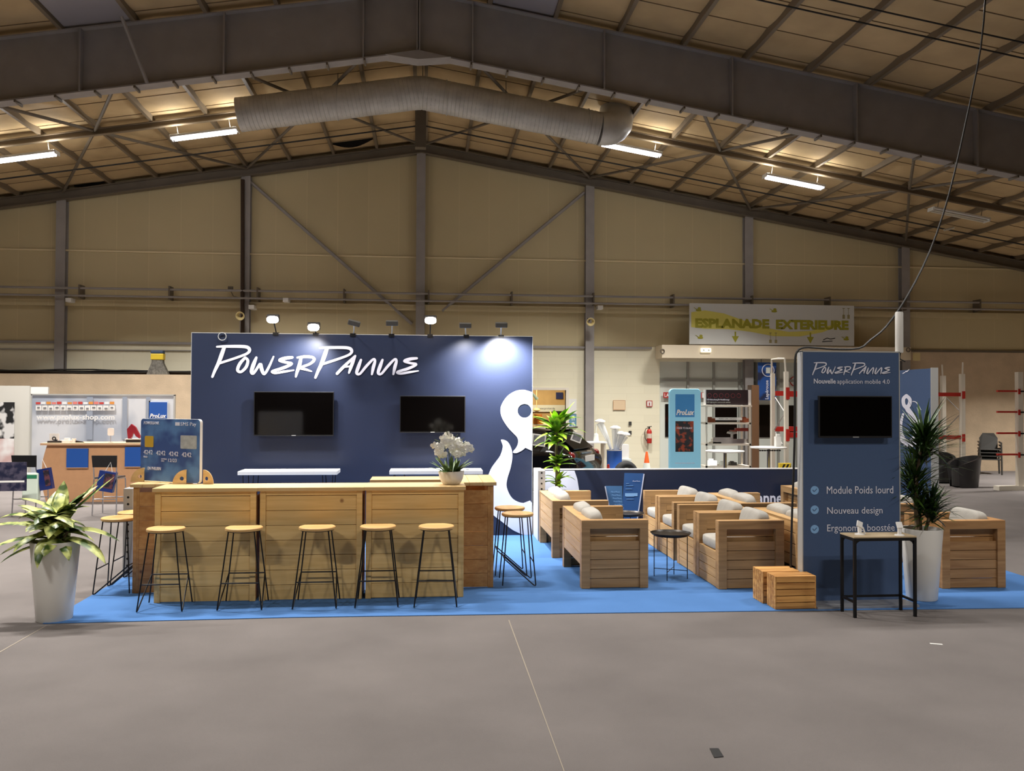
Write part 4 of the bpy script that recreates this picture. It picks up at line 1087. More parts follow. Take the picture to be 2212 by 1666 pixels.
# white partitions at the picture edge
a, b = P(-60, 833, 20.1), P(64, 833, 20.1)
tag(box(a.x, 20.1, 0, b.x, 20.16, a.z).build('white_partition', mat('off_white_panel', (206, 203, 194), .6)), 'plain off-white exhibition partition with a poster on it', 'partition')
a, b = P(66, 836, 20.2), P(104, 836, 20.2)
tag(box(a.x, 20.2, 0, b.x, 20.26, a.z).build('white_partition', 'white'), 'narrow bright white partition just behind the printed backdrop', 'partition')
a, b = P(-40, 869, 20.0), P(26, 1005, 20.0)
r = thing('poster', 'black and white action poster on the off-white partition', 'poster', ((a.x+b.x)/2, 20.07, b.z))
hw = (b.x-a.x)/2; hh = a.z-b.z
pn = leafmat('ink_print', (20, 20, 22), (214, 212, 210), 3.2, .6, (.48, .54))
box(-hw, 0, hh*.42, hw, .012, hh).build('picture', pn, r); box(-hw, 0, 0, hw, .012, hh*.42).build('caption_area', leafmat('pink_grey_print', (200, 168, 164), (228, 224, 222), 2.2, .6), r)
# laminate counter with blue squares
YC = 17.2
a, b = P(104, 955, YC), P(318, 955, YC)
cr = thing('reception_counter', 'curved beige laminate counter with blue square plates', 'counter', (a.x, YC, 0))
wd = b.x-a.x; h_ = 1.13; n = 12
pts = [(-.0+.12*(abs(math.sin(PI*k/n)))*-1, 0, h_*k/n) for k in range(n+1)]
MB().prism([(-.02-.10*math.sin(PI*k/n), 0, (h_-.04)*k/n) for k in range(n+1)]+[(wd+.02+.10*math.sin(PI*k/n), 0, (h_-.04)*k/n) for k in range(n, -1, -1)], (0, .55, 0)).build('body', 'beige', cr)
box(-.12, -.06, h_-.04, wd+.12, .62, h_).build('countertop', mat('beige_top', (206, 164, 128), .5), cr)
for x0, x1, y0, y1 in ((145, 191, 969, 1010), (271, 316, 966, 1008)):
    a_, b_ = P(x0, y0, YC), P(x1, y1, YC); q = cr.location
    box(a_.x-q.x, -.03, b_.z, b_.x-q.x, 0, a_.z).build('blue_plate', 'blue', cr); box(a_.x-q.x, -.034, b_.z-.015, b_.x-q.x, 0, b_.z).build('plate_ledge', 'beige', cr)
def on_counter(name, px, label, cat, mb, mt, extra=None):
    p = P(px, 950, YC+.2); o = mb.build(name, mt, None, smooth=False, loc=(p.x, YC+.2, h_)); tag(o, label, cat); return o
on_counter('tool_case', 121, 'flat black tool case on the beige counter', 'case', MB().box(-.12, -.1, 0, .14, .1, .035).box(-.02, -.02, .035, .02, .02, .06), 'blackp')
on_counter('paper_stack', 145, 'low stack of white papers and cups on the beige counter', 'papers', MB().box(-.1, -.08, 0, .08, .08, .05).box(-.04, -.05, .05, .04, .05, .09), 'paper')
on_counter('paper_cup', 160, 'white paper cup on the beige counter', 'cup', MB().lathe([(.03, 0), (.04, .08), (.036, .08), (.028, .01)], 16), 'paper')
on_counter('flat_tool', 171, 'slim dark hand tool lying on the beige counter', 'tool', MB().prism([(-.09, -.01, 0), (.1, -.01, 0), (.06, -.01, .02), (-.09, -.01, .045)], (0, .03, 0)), 'blackp')
o = thing('brochure_holder', 'clear brochure holder with a dark emblem on the beige counter', 'holder', (P(117, 950, YC+.4).x, YC+.4, h_))
box(-.09, 0, .0, .09, .01, .17).build('sheet', 'paper', o); MB().tube([(.03*math.cos(2*PI*j/16), -.008, .07+.03*math.sin(2*PI*j/16)) for j in range(16)], .01, 6, close=True).build('emblem', 'blackp', o)
o = thing('sign_paddle', 'small pale paddle sign on a thin stem on the beige counter', 'sign', (P(239, 950, YC+.3).x, YC+.3, h_))
MB().tube([(0, 0, .006), (0, 0, .13)], .006, 6).build('stem', 'steel', o); MB().lathe([(0, 0), (.04, 0), (.04, .006), (0, .006)], 16, cap=False).build('foot', 'steel', o)
MB().prism([(x, -.004, z) for x, z in rrect(-.06, .13, .06, .28, .03)], (0, .012, 0)).build('paddle', 'paper', o)
o = thing('display_tool', 'red angular tool on a white plinth at the counter edge', 'tool', (P(290, 940, YC+.25).x, YC+.25, h_))
box(-.15, -.08, .06, .14, .08, .075).build('tray', 'white', o); box(-.14, -.05, 0, .13, .06, .06).build('stand', 'blackp', o)
MB().prism([(-.11, -.03, .075), (-.13, -.03, .26), (-.05, -.03, .36), (.03, -.03, .3), (.12, -.03, .12), (.11, -.03, .075), (.04, -.03, .12), (-.01, -.03, .2), (-.04, -.03, .1), (-.05, -.03, .075)], (0, .06, 0)).build('body', mat('dark_red', (140, 30, 44), .4), o)

def cafe_chair(loc, rz, label, hs=.75):
    r = thing('tubular_chair', label, 'chair', loc, rz, 'chrome tube chairs at the tool stand')
    for s in (-1, 1):
        MB().tube([(s*.2, -.2, 0), (s*.19, -.18, hs-.03), (s*.19, -.16, hs), (s*.19, .17, hs), (s*.19, .21, hs+.36)], .011, 8).build('side_tube', 'chrome', r)
        MB().tube([(s*.2, .2, 0), (s*.19, .17, hs-.01)], .011, 8).build('leg', 'chrome', r)
    MB().tube([(-.2, -.19, .28), (.2, -.19, .28)], .009, 8).tube([(-.2, .19, .28), (.2, .19, .28)], .009, 8).build('cross_tube', 'chrome', r)
    box(-.19, -.19, hs+.012, .19, .17, hs+.03).build('seat', 'blackp', r, bevel=.006)
    MB().prism([(-.2, .19, hs+.2), (.2, .19, hs+.2), (.21, .21, hs+.40), (-.21, .21, hs+.40)], (0, .02, 0)).build('backrest', 'blackp', r)
    return r
p = G(265, 1130); ch0 = cafe_chair((-5.42, 15.3, 0), PI*.98, 'chrome chair with black backrest before the beige counter, next to the card sign', .62)
dup(ch0, (-7.35, 15.0, 0), PI+.25, 'chrome chair before the off-white partition, carrying printed boards')
dup(ch0, (-6.75, 15.4, 0), PI-.1, 'chrome chair holding a pale sack, before the counter end')
def bag(cx, cy, Y, w_, h_, ang, label, mt='blue', Z=None):
    c = P(cx, cy, Y); r = thing('gift_bag', label, 'bag', c, 0)
    R_ = Matrix.Rotation(ang, 4, 'Y')
    MB().box(-w_/2, -.05, -h_/2, w_/2, .05, h_/2).xf(R_).build('body', mt, r)
    MB().box(-w_/2+.1, -.054, -h_/2+.06, w_/2-.01, -.05, h_/2-.03).xf(R_).build('print', leafmat('dark_print', (24, 22, 34), (92, 50, 60), 14, .5), r)
    MB().tube([(-w_*.2, 0, h_/2), (0, 0, h_/2+.16), (w_*.2, 0, h_/2)], .006, 6).xf(R_).build('handles', 'paper', r)
    return r
bag(231, 1040, 15.08, .27, .34, .18, 'shiny blue gift bag hanging from the chrome chair next to the card sign', mat('dark_blue_gloss', (24, 44, 104), .2))
bag(99, 1035, 15.22, .2, .36, -.18, 'dark blue gift bag behind the leafy plant', mat('dark_blue_gloss2', (24, 40, 96), .2))
c = P(68, 1050, 15.2); r = thing('pale_sack', 'pale sack with a green band on the chrome chair', 'sack', c)
box(-.13, -.06, -.24, .13, .06, .22).build('body', mat('pale_green_white', (206, 218, 202), .6), r, bevel=.02); box(-.1, -.064, .13, .11, -.06, .19).build('band', mat('green_band', (40, 120, 84), .6), r)
c = P(18, 1032, 14.7)
r = thing('printed_board', 'dark blue printed board leaning on the edge chrome chair', 'board', c, .1)
box(-.4, 0, -.22, .27, .02, .25).build('board', leafmat('board_print', (22, 26, 52), (70, 66, 84), 9, .4), r); box(-.4, -.004, -.08, .24, 0, -.05).build('lettering_band', 'paper', r)
q = G(-12, 1178)
r = thing('white_storage_box', 'stack of white plastic boxes cut by the picture edge', 'box', (-5.62, 10.45, 0))
for k in range(3): box(-.3, -.2, .155*k, .12-.02*(k == 2), .2, .155*k+.15).build('box_tier', 'whitegloss', r, bevel=.01)
# headset figure on the rendered wall: yellow and grey ear defenders
c = P(341, 806, YE-.6); r = thing('work_vest', 'grey work vest with yellow collar and blue cap on the rendered low wall', 'work wear', (c.x, YE-.6, 2.62))
MB().prism([(-.26, -.08, 0), (.28, -.08, 0), (.14, -.08, .3), (.13, -.08, .42), (-.13, -.08, .42), (-.14, -.08, .3)], (0, .16, 0)).build('vest', mat('mottled_grey', (110, 106, 98), .9, var=.4, vscale=20), r)
box(-.16, -.1, .38, .16, .1, .54).build('collar', 'yellow', r, bevel=.02); box(-.16, -.1, .54, .15, .1, .62).build('cap', mat('dull_blue', (56, 72, 98), .6), r, bevel=.02)

# ------------------------------------------------------------------ side doorway and what shows through
DY = YE+2.6
struct(box(DX0-1, DY, 0, DX1+1.2, DY+.1, 3).build('wall_doorway_room', 'tan'))
struct(box(DX0-1, YE+.12, -.02, DX1+1.2, DY, 0).build('floor_doorway_room', 'floor'))
struct(box(DX0-1, YE+.12, 2.9, DX1+1.2, DY, 3).build('ceiling_doorway_room', 'side'))
struct(box(DX1+1.1, YE+.12, 0, DX1+1.2, DY, 3).build('wall_doorway_room', 'tan'))
area('doorway_room_light', (DX0+1.0, YE+1.3, 2.85), .8, .2, 45, (1, .85, .6))
dfm = MB().box(DX0-.08, YE-.05, 0, DX0, YE+.13, DZ+.07).box(DX1, YE-.05, 0, DX1+.08, YE+.13, DZ+.07).box(DX0, YE-.05, DZ, DX1, YE+.13, DZ+.07)
o = struct(dfm.build('door_1', 'rackw'))
def wsign(x0, y0, x1, y1, name, label, cat, mt, Y=YE-.02, th=.02):
    a, b = P(x0, y0, Y), P(x1, y1, Y)
    return tag(box(a.x, Y-th, b.z, b.x, Y, a.z).build(name, mt), label, cat)
wsign(1201, 848, 1216, 862, 'blue_notice', 'small navy square notice on the back wall seen through the doorway', 'sign', mat('navy_sq', (26, 36, 88), .6), DY-.02)
a = P(1162, 875, DY-.05); b = P(1222, 890, DY-.05)
r = thing('web_address_banner', 'pale strip with a web address seen through the doorway', 'banner', (a.x, DY-.05, b.z))
box(-.3, 0, 0, b.x-a.x, .02, a.z-b.z).build('strip', 'greypanel', r); text('lettering', 'www.prolux.de', mat('grey_letters', (90, 90, 96), .6), r, 0, -.004, .06, .52, .075)
wsign(1193, 888, 1218, 1009, 'dark_display_case', 'black display case seen through the doorway', 'cabinet', 'blackp', DY-.3, .3)
a = P(1160, 895, DY-.25)
tag(MB().box(-.1, -.1, 0, .16, .1, .16).box(-.08, -.12, .16, .14, .08, .3).build('orange_shelf_goods', mat('amber_goods', (190, 116, 40), .7, var=.3, vscale=12), loc=(a.x, a.y, a.z-.3)), 'amber shelf goods seen through the doorway above the car', 'goods')
tag(box(a.x-.3, DY-.42, a.z-.33, a.x+.4, DY, a.z-.3).build('wall_shelf', 'rackw'), 'thin shelf under the amber goods seen through the doorway', 'shelf')
tag(MB().lathe([(.02, 0), (.12, .05), (.1, .1), (.012, .12), (.012, 2.9-P(1159, 890, DY-.6).z)], 16).build('pendant_lamp', 'speaker', loc=(P(1159, 890, DY-.6).x, DY-.6, P(1159, 890, DY-.6).z)), 'round pale lampshade seen through the doorway', 'lamp')
a = P(1143, 842, YW+.13); b = P(1160, 862, YW+.2); a.y = YW+.101
tag(MB().tube([a, b], [.006, .026], 10).build('hanging_spot', 'whitegloss'), 'slim white spot lamp poking out beside the navy wall', 'lamp')
wsign(1225, 862, 1245, 894, 'white_poster', 'plain white poster beside the doorway', 'poster', 'paper')
r = thing('blue_poster', 'blue and white lettered poster below the white one beside the doorway', 'poster', (P(1222, 895, YE-.02).x, YE-.02, P(1222, 925, YE).z))
hh = P(1222, 895, YE).z-P(1222, 925, YE).z; wd = P(1245, 900, YE).x-P(1222, 900, YE).x
box(0, -.01, 0, wd, 0, hh).build('sheet', mat('steel_blue', (96, 140, 164), .6), r)
s_ = MB()
for i in range(2):
    for j in range(2): s_.box(.03+i*.14, -.014, .03+j*.18, .05+i*.14, -.01, .16+j*.18).box(.08+i*.14, -.014, .03+j*.18, .1+i*.14, -.01, .16+j*.18).box(.05+i*.14, -.014, .13+j*.18, .08+i*.14, -.01, .16+j*.18)
s_.build('lettering', 'paper', r)
# plan, hydrant sign, extinguisher, switches
r = thing('evacuation_plan', 'framed cream evacuation plan on the block wall', 'notice', (P(1325, 865, YE).x, YE-.02, P(1325, 885, YE).z))
box(0, -.012, 0, .32, 0, .25).build('sheet', mat('cream_paper', (222, 196, 160), .7), r); box(-.01, -.014, -.01, .33, -.002, 0).box(-.01, -.014, .25, .33, -.002, .26).box(-.01, -.014, 0, 0, -.002, .25).box(.32, -.014, 0, .33, -.002, .25).build('frame', 'beige', r)
r = thing('hydrant_sign', 'small red and white extinguisher sign on the block wall', 'sign', (P(1396, 865, YE).x, YE-.02, P(1396, 879, YE).z))
box(0, -.012, 0, .165, 0, .175).build('plate', 'stripe_red', r); box(.02, -.016, .02, .145, -.012, .155).build('pictogram_field', 'paper', r); MB().tube([(.08, -.018, .04), (.08, -.018, .12)], .014, 6).build('pictogram', 'stripe_red', r)
c = P(1403, 958, YE-.15)
r = thing('fire_extinguisher', 'red fire extinguisher hung on the block wall under its sign', 'fire extinguisher', (c.x, YE-.12, c.z))
MB().lathe([(0, 0), (.06, 0), (.07, .02), (.07, .33), (.05, .38), (.02, .4), (0, .4)], 20, cap=False).build('cylinder', 'red', r, smooth='auto')
MB().lathe([(.0705, .14), (.0705, .27)], 20, cap=False).build('label_band', mat('pale_label', (214, 196, 180), .6), r)
MB().box(-.02, -.02, .4, .02, .02, .45).tube([(-.06, 0, .45), (.07, 0, .47)], .01, 6).build('valve', 'blackp', r); MB().tube([(0, 0, .43), (-.1, 0, .4), (-.13, 0, .28), (-.12, 0, .15), (-.06, -.02, .04)], .01, 6).build('hose', 'blackp', r)
for (y, n_) in ((915, 'upper'), (935, 'lower')):
    wsign(1358, y-4, 1364, y+4, 'wall_switch', n_+' grey switch box on the block wall near the extinguisher', 'switch', 'greypl')
# cones, barrel, tyre
def cone(px, py, Y, h_, label, mt='orange', band=True):
    c = P(px, py, Y); r = thing('traffic_cone', label, 'traffic cone', (c.x, Y, 0))
    box(-h_*.24, -h_*.24, 0, h_*.24, h_*.24, .03).build('foot', mt, r); MB().lathe([(h_*.18, .03), (h_*.03, h_), (0, h_)], 20).build('body', mt, r, smooth='auto')
    if band: MB().lathe([(h_*.142, h_*.32), (h_*.09, h_*.66)], 20, cap=False).build('band', 'greypanel', r)
cone(1397, 1000, 20.0, .78, 'orange traffic cone with grey band below the extinguisher')
cone(1314, 1000, 17.6, .66, 'small plain red cone beside the blue barrel', 'red', False)
c = P(1327, 1000, 20.5)
r = thing('blue_barrel', 'blue metal barrel full of film-wrapped lamp poles', 'barrel', (c.x, 20.5, 0))
MB().lathe([(0, 0), (.185, 0), (.19, .02), (.185, .3), (.19, .31), (.185, .32), (.185, .78), (.192, .79), (.192, .80), (.175, .80), (.17, .7), (0, .7)], 32, cap=False).build('drum', 'blue', r, smooth='auto')
MB().lathe([(.193, .785), (.193, .805), (.18, .805)], 32, cap=False).build('rim', 'alu', r)
for k, (px, py) in enumerate([(1296, 912), (1329, 926), (1340, 938), (1350, 940)]):
    t = P(px, py, 20.5); dx, dz = t.x-c.x, t.z
    o = thing('wrapped_pole_lamp', ['tallest film-wrapped pole lamp leaning out of the blue barrel', 'faint film-wrapped pole lamp in the middle of the barrel', 'wrapped pole lamp with dark head ring in the barrel', 'wrapped pole lamp nearest the wall side of the barrel'][k], 'lamp', (c.x, 20.5, .7), 0, 'wrapped pole lamps')
    MB().tube([(dx*.12, 0, 0), (dx, 0, dz-.7)], .012, 8).build('pole', 'alu', o)
    MB().tube([(dx*.12, 0, 0), (dx*.5, 0, (dz-.7)*.5), (dx, 0, dz-.7-.02)], [.02, .06, .09], 10).build('film', 'film', o)
    MB().lathe([(0, dz-.72), (.13, dz-.70), (.13, dz-.67), (.05, dz-.63), (0, dz-.63)], 16, c=(dx, 0), cap=False).build('lamp_head', 'white', o)
c = P(1350, 985, 20.8); tag(box(-.08, -.1, 0, .1, .1, .36).build('white_carton', 'paper', loc=(c.x, 20.9, .55)), 'white carton standing behind the tyre next to the barrel', 'box')
tag(box(-.14, -.14, 0, .16, .14, .55).build('low_plinth', 'greypanel', loc=(c.x, 20.9, 0)), 'low grey plinth carrying the white carton', 'plinth')
c = P(1352, 1020, 19.4); r = thing('spare_wheel', 'black tyre on a pale rim standing before the blue barrel', 'wheel', (c.x, 19.4, .30), .25)
MB().tube([(.225*math.cos(2*PI*j/36), 0, .225*math.sin(2*PI*j/36)) for j in range(36)], .085, 12, close=True).build('tyre', 'rubber', r, smooth=True)
MB().prism([(.16*math.cos(2*PI*j/30), -.03, .16*math.sin(2*PI*j/30)) for j in range(30)], (0, .06, 0)).build('rim', 'greypanel', r)
# high work table with papers beyond the car
c = P(1285, 955, 20.2); r = thing('work_table', 'narrow white trestle table with papers behind the parked car', 'table', (c.x, 20.2, 0))
box(-.35, -.25, .98, .25, .25, 1.01).build('tabletop', 'white', r)
for sx in (-.3, .2): box(sx-.02, -.2, 0, sx+.02, .2, .98).build('leg', 'rackw', r)
tag(MB().lathe([(.07, 0), (.05, .18), (.01, .2), (.01, .42), (0, .42)], 12).build('dark_bottle', 'greypanel', loc=(c.x+.03, 20.2, 1.01)), 'slim grey sprayer standing on the trestle table', 'sprayer')

# ------------------------------------------------------------------ parked car
rl = Vector((2.68, 15.6, 0)); hd_ = Vector((-.866, .5, 0)).normalized(); rv = Vector((hd_.y, -hd_.x, 0))
cc = rl+rv*.86
car = thing('parked_hatchback', 'glossy black hatchback car parked behind the lounge wall', 'car', cc, math.atan2(hd_.y, hd_.x))
# local +x forward (rear at 0), +y left side
secs = [  # x, half width, z bottom, z belt, z roof, half roof width
    (-.02, .60, .42, .62, .66, .58), (.02, .78, .34, .80, .84, .70), (.10, .84, .26, .92, .98, .74), (.30, .86, .22, .97, 1.14, .70), (.52, .87, .20, .99, 1.32, .64), (.75, .875, .20, .98, 1.43, .60),
    (1.3, .88, .20, .96, 1.47, .60), (2.0, .88, .20, .94, 1.46, .60), (2.5, .87, .20, .93, 1.30, .60), (2.95, .86, .20, .92, 1.0, .68), (3.5, .82, .22, .80, .88, .66), (3.85, .68, .3, .66, .72, .56)]
vs = []; fs = []
for x, hw, zb, zm, zt_, hr in secs:
    vs += [(x, hw*.92, zb), (x, hw, zb+.12), (x, hw, (zb+zm)/2+.05), (x, hw*.97, zm), (x, (hw+hr)/2*.985, (zm+zt_)/2), (x, hr, zt_-.03), (x, hr*.7, zt_), (x, -hr*.7, zt_), (x, -hr, zt_-.03), (x, -(hw+hr)/2*.985, (zm+zt_)/2), (x, -hw*.97, zm), (x, -hw, (zb+zm)/2+.05), (x, -hw, zb+.12), (x, -hw*.92, zb)]
n = 14
for i in range(len(secs)-1):
    for j in range(n): fs.append((i*n+j, i*n+(j+1) % n, (i+1)*n+(j+1) % n, (i+1)*n+j))
fs += [tuple(range(n)), tuple(range((len(secs)-1)*n, len(secs)*n))[::-1]]
o = MB().add([(x-.03 if x < .3 else x, y*1.03, z*1.015) for x, y, z in vs], fs).build('body', 'carpaint', car, smooth=True)
ss = o.modifiers.new('s', 'SUBSURF'); ss.levels = 2; ss.render_levels = 2
MB().prism([(.13, -.54, 1.05), (.13, .54, 1.05), (.58, .52, 1.40), (.58, -.52, 1.40)], Vector((-.012, 0, .016))).build('rear_window', mat('tinted_glass', (10, 11, 13), .12, spec=.25), car)
MB().box(.42, -.5, 1.435, .72, .5, 1.465).build('roof_spoiler', 'carpaint', car, bevel=.01)
MB().prism([(.75, .79, 1.0), (1.9, .80, 1.0), (1.85, .66, 1.38), (.85, .66, 1.38)], (0, .015, .01)).build('side_window', M['glassdk'], car)
for s in (1, -1):
    MB().pillow((.17, s*.70, .90), (.26, .15, .24), .6).build('tail_light', 'taillight', car, smooth=True)
    for xw in (.68, 3.1):
        MB().tube([(xw+.225*math.cos(2*PI*j/28), s*.78, .30+.225*math.sin(2*PI*j/28)) for j in range(28)], .085, 10, close=True).build('tyre', 'rubber', car, smooth=True)
        MB().prism([(xw+.16*math.cos(2*PI*j/24), s*.78, .30+.16*math.sin(2*PI*j/24)) for j in range(24)], (0, s*.05, 0)).build('wheel_rim', 'alu', car)
r_ = MB().box(-.015, -.26, .82, .0, .26, .93).xf(Matrix.Translation((.0, 0, 0))); r_.build('number_plate', 'paper', car)
box(-.07, -.74, .30, .10, .74, .54).build('bumper', 'blackp', car, bevel=.04)
MB().box(.045, -.3, .97, .07, .3, .99).build('chrome_strip', 'chrome', car)
for (px, py, w_, h_, Y, lb) in ((1164, 951, .26, .22, 16.27, 'framed sheet behind the side window of the parked car'), (1246, 945, .2, .17, 16.17, 'framed sheet leaning on the rear window of the parked car')):
    c = P(px, py, Y-.45); r = thing('framed_sheet', lb, 'sign', c, 0)
    MB().box(-w_/2, 0, -h_/2, w_/2, .012, h_/2).xf(Matrix.Rotation(.12 if w_ > .22 else .35, 4, 'Y')).build('frame', 'paper', r)
    MB().box(-w_/2+.025, -.004, -h_/2+.025, w_/2-.025, 0, h_/2-.025).xf(Matrix.Rotation(.12 if w_ > .22 else .35, 4, 'Y')).build('print', mat('grey_photo', (120, 120, 122), .5, var=.4, vscale=12), r)

# ------------------------------------------------------------------ entrance: canopy, doors, totems, shelves
CY_ = YE-.7
a, b = P(1430, 750, CY_), P(1968, 772, CY_)
zt0, zb0 = P(1430, 745, CY_).z, P(1430, 773, CY_).z
struct(box(a.x, CY_, zb0, b.x, YE-.01, zt0).build('trim_canopy', mat('cream_canopy', (222, 208, 182), .6)))
q = P(1431, 759, CY_)
for px in (1431, 1962):
    q = P(px, 759 if px < 1500 else 756, CY_-.02)
    tag(MB().tube([(q.x+.055*math.cos(2*PI*j/20), q.y, q.z+.055*math.sin(2*PI*j/20)) for j in range(20)], .014, 8, close=True).build('cable_ring', 'steel_d'),
        'round dark ring fixed at the %s end of the cream canopy' % ('banner' if px < 1500 else 'antenna'), 'ring', 'canopy rings')
q = P(1524, 757, CY_)
r = thing('emergency_light', 'small white twin emergency light on the cream canopy', 'emergency light', (q.x, CY_-.001, q.z))
box(-.14, -.06, -.055, .14, 0, .055).build('case', mat('glowing_case', (255, 250, 225), .4, emit=.9), r, bevel=.01)
for s in (-1, 1): MB().prism([(s*.07+.025*math.cos(2*PI*j/14), -.068, .025*math.sin(2*PI*j/14)) for j in range(14)], (0, .008, 0)).build('lens', 'greypanel', r)
YG = YE+.06
struct(box(EX0, YG, 0, EX1, YG+.06, 3.1).build('door_2', 'greypanel'))
fr = MB()
for px in (1485, 1541, 1596, 1632, 1680, 1720): 
    x = P(px, 850, YG).x; fr.box(x-.03, YG-.06, 0, x+.03, YG, 3.1)
fr.box(EX0, YG-.05, 2.55, EX1, YG, 2.62).build('door_3', mat('door_bars', (150, 150, 142), .5))
wi = 3
for x0, x1, y0, y1 in ((1437, 1446, 873, 944), (1541, 1592, 880, 955), (1640, 1663, 875, 945), (1693, 1728, 876, 945)):
    a, b = P(x0, y0, YG-.02), P(x1, y1, YG-.02)
    struct(box(a.x, YG-.03, b.z, b.x, YG-.005, a.z).build('window_%d' % wi, 'glassdk')); wi += 1
a, b = P(1542, 880, YG-.08), P(1592, 1010, YG-.08)
r = thing('warning_strip', 'red and white warning strip on the entrance doors behind the sky blue totem', 'sign', (P(1433, 860, YG-.1).x, YE-.03, P(1433, 860, YG).z))
wl = P(1526, 850, YG).x-P(1433, 850, YG).x
box(0, -.012, 0, wl, 0, .16).build('strip', 'stripe_red', r); text('lettering', 'LA', 'paper', r, .03, -.016, .03, .13, .1, .02); box(wl-.14, -.016, .01, wl-.01, -.012, .15).build('pictogram', 'paper', r)
# dark pilaster between doors
a, b = P(1624, 832, 21.5), P(1640, 1010, 21.5)
tag(box(a.x, 21.5, 0, b.x, 21.8, a.z).build('brown_display_column', mat('brown_gloss', (96, 70, 50), .25)), 'narrow glossy brown column between the shelf and the racks', 'column')
# sky blue totem
YS = 18.0; a, b = P(1447, 840, YS), P(1514, 840, YS)
r = thing('sky_blue_totem', 'sky blue rounded totem with a product picture in the middle', 'display totem', (a.x, YS, 0))
w_ = b.x-a.x; hT = a.z
MB().prism([(x, 0, z) for x, z in rrect(0, 0, w_, hT, .08)], (0, .12, 0)).build('body', 'sky', r, bevel=.01)
def sg_(x0, y0, x1, y1): 
    p, q_ = P(x0, y0, YS), P(x1, y1, YS); return (p.x-a.x, -.006, q_.z, q_.x-a.x, 0, p.z)
box(*sg_(1459, 852, 1500, 901)).build('logo_square', 'cyan2', r)
p, q_ = P(1460, 897, YS), P(1500, 897, YS); text('lettering', 'ProLux', 'white', r, p.x-a.x+.005, -.012, p.z, q_.x-p.x-.01, .12, .03, .3)
box(*sg_(1459, 910, 1498, 976)).build('product_picture', leafmat('machine_print', (34, 38, 44), (150, 66, 44), 9, .4, (.5, .6)), r)
p, q_ = P(1462, 927, YS), P(1495, 927, YS); text('lettering', 'MADE TO BLADE', 'lettering', r, p.x-a.x, -.010, p.z, q_.x-p.x, .04)
p, q_ = P(1458, 1003, YS), P(1500, 1003, YS); text('lettering', 'www.prolux-shop.com', 'lettering', r, p.x-a.x, -.006, p.z, q_.x-p.x, .045)
# shelving unit with header
YH = 18.6; a, b = P(1525, 880, YH), P(1622, 880, YH)
r = thing('metal_shelving', 'pale metal shelving unit with a dark header sign on top', 'shelving', (a.x, YH, 0))
w_ = b.x-a.x; zt = P(1525, 879, YH).z
for x in (0, w_-.035):
    for y in (0, .5): box(x, y, 0, x+.035, y+.035, zt).build('upright', 'rackw', r)
box(-.16, -.02, zt, w_+.02, .55, zt+.035).build('shelf', 'rackw', r)
for yy in (913, 959, 1007): box(0, 0, P(1525, yy, YH).z-.04, w_, .53, P(1525, yy, YH).z).build('shelf', 'rackw', r)
z0, z1 = zt+.035, P(1525, 842, YH).z
box(-.03, .02, z0, .01, .06, z1).box(w_-.05, .02, z0, w_+.01, .06, z1).build('header_post', 'white', r)
box(.01, .03, z0+.01, w_-.05, .05, z1).build('header_sign', mat('dark_header', (38, 24, 30), .5), r)
s_ = MB()
for k in range(6): s_.tube([(.09+.135*k+.045*math.cos(2*PI*j/18), .028, z1-.13+.045*math.sin(2*PI*j/18)) for j in range(18)], .005, 4, close=True)
s_.build('header_icons', mat('dark_red_print', (126, 40, 52), .5), r)
zz = [P(1525, y, YH).z for y in (865, 870, 876)]
text('lettering', 'LED-Beleuchtung für Nutzfahrzeuge', 'lettering', r, .03, .024, zz[0]-.01, .52, .045, .02); text('lettering', 'LED lighting for commercial vehicles', 'greypanel', r, .03, .024, zz[1]-.01, .54, .035); text('lettering', 'Éclairage LED pour véhicules utilitaires', 'greypanel', r, .03, .024, zz[2]-.005, .57, .035)
p = P(1546, 908, YH-.05); q_ = P(1602, 902, YH)
box(p.x-a.x, -.03, p.z, q_.x-a.x, -.015, q_.z).build('shelf_label', 'paper', r)
text('lettering', 'MAN ON / ACCU', mat('grey_txt', (110, 108, 104), .6), r, p.x-a.x+.08, -.034, p.z+.015, .4, .035)
def goods(x0, x1, yb, h_, label, mt, nm='shelf_goods', y=.15, cat='goods'):
    p, q_ = P(x0, yb, YH+y), P(x1, yb, YH+y); z = P(x0, yb, YH).z
    return tag(MB().box(0, 0, 0, q_.x-p.x, .14, h_).box(.02, .03, h_, (q_.x-p.x)*.6, .11, h_*1.35).build(nm, mt, loc=(p.x, YH+y, z)), label, cat, 'goods on the metal shelving')
goods(1530, 1545, 913, .09, 'brown goods box at one end of the top shelf of the metal shelving', mat('brown_goods', (124, 62, 28), .6))
goods(1603, 1620, 913, .09, 'brown goods box at the door end of the top shelf', mat('brown_goods2', (130, 60, 24), .6))
goods(1540, 1615, 959, .1, 'long grey chrome light bars on the middle shelf', 'chrome', 'light_bar')
goods(1536, 1558, 959, .03, 'flat beige tool on the middle shelf', 'rackw', 'flat_tool')
goods(1532, 1549, 1007, .11, 'bright white lamp box on the lowest visible shelf', mat('lit_white', (250, 250, 250), .4, emit=.5), 'white_lamp_box')
goods(1558, 1572, 1007, .07, 'small grey lamp on the lowest visible shelf', 'greypanel', 'work_lamp')
goods(1578, 1592, 1007, .07, 'second small grey lamp nearer the doors on the lowest visible shelf', 'greypl', 'work_lamp')
p = P(1593, 957, YH); tag(MB().lathe([(.1, 0), (.1, .02), (.03, .06), (.03, .2), (.12, .22), (.1, .26), (0, .26)], 16).build('disc_lamp', 'paper', loc=(p.x, YH+.35, P(1593, 959, YH).z+.0)), 'pale mushroom-shaped lamp on the middle shelf', 'lamp')
p, q_ = P(1584, 932, YH-.02), P(1620, 928, YH)
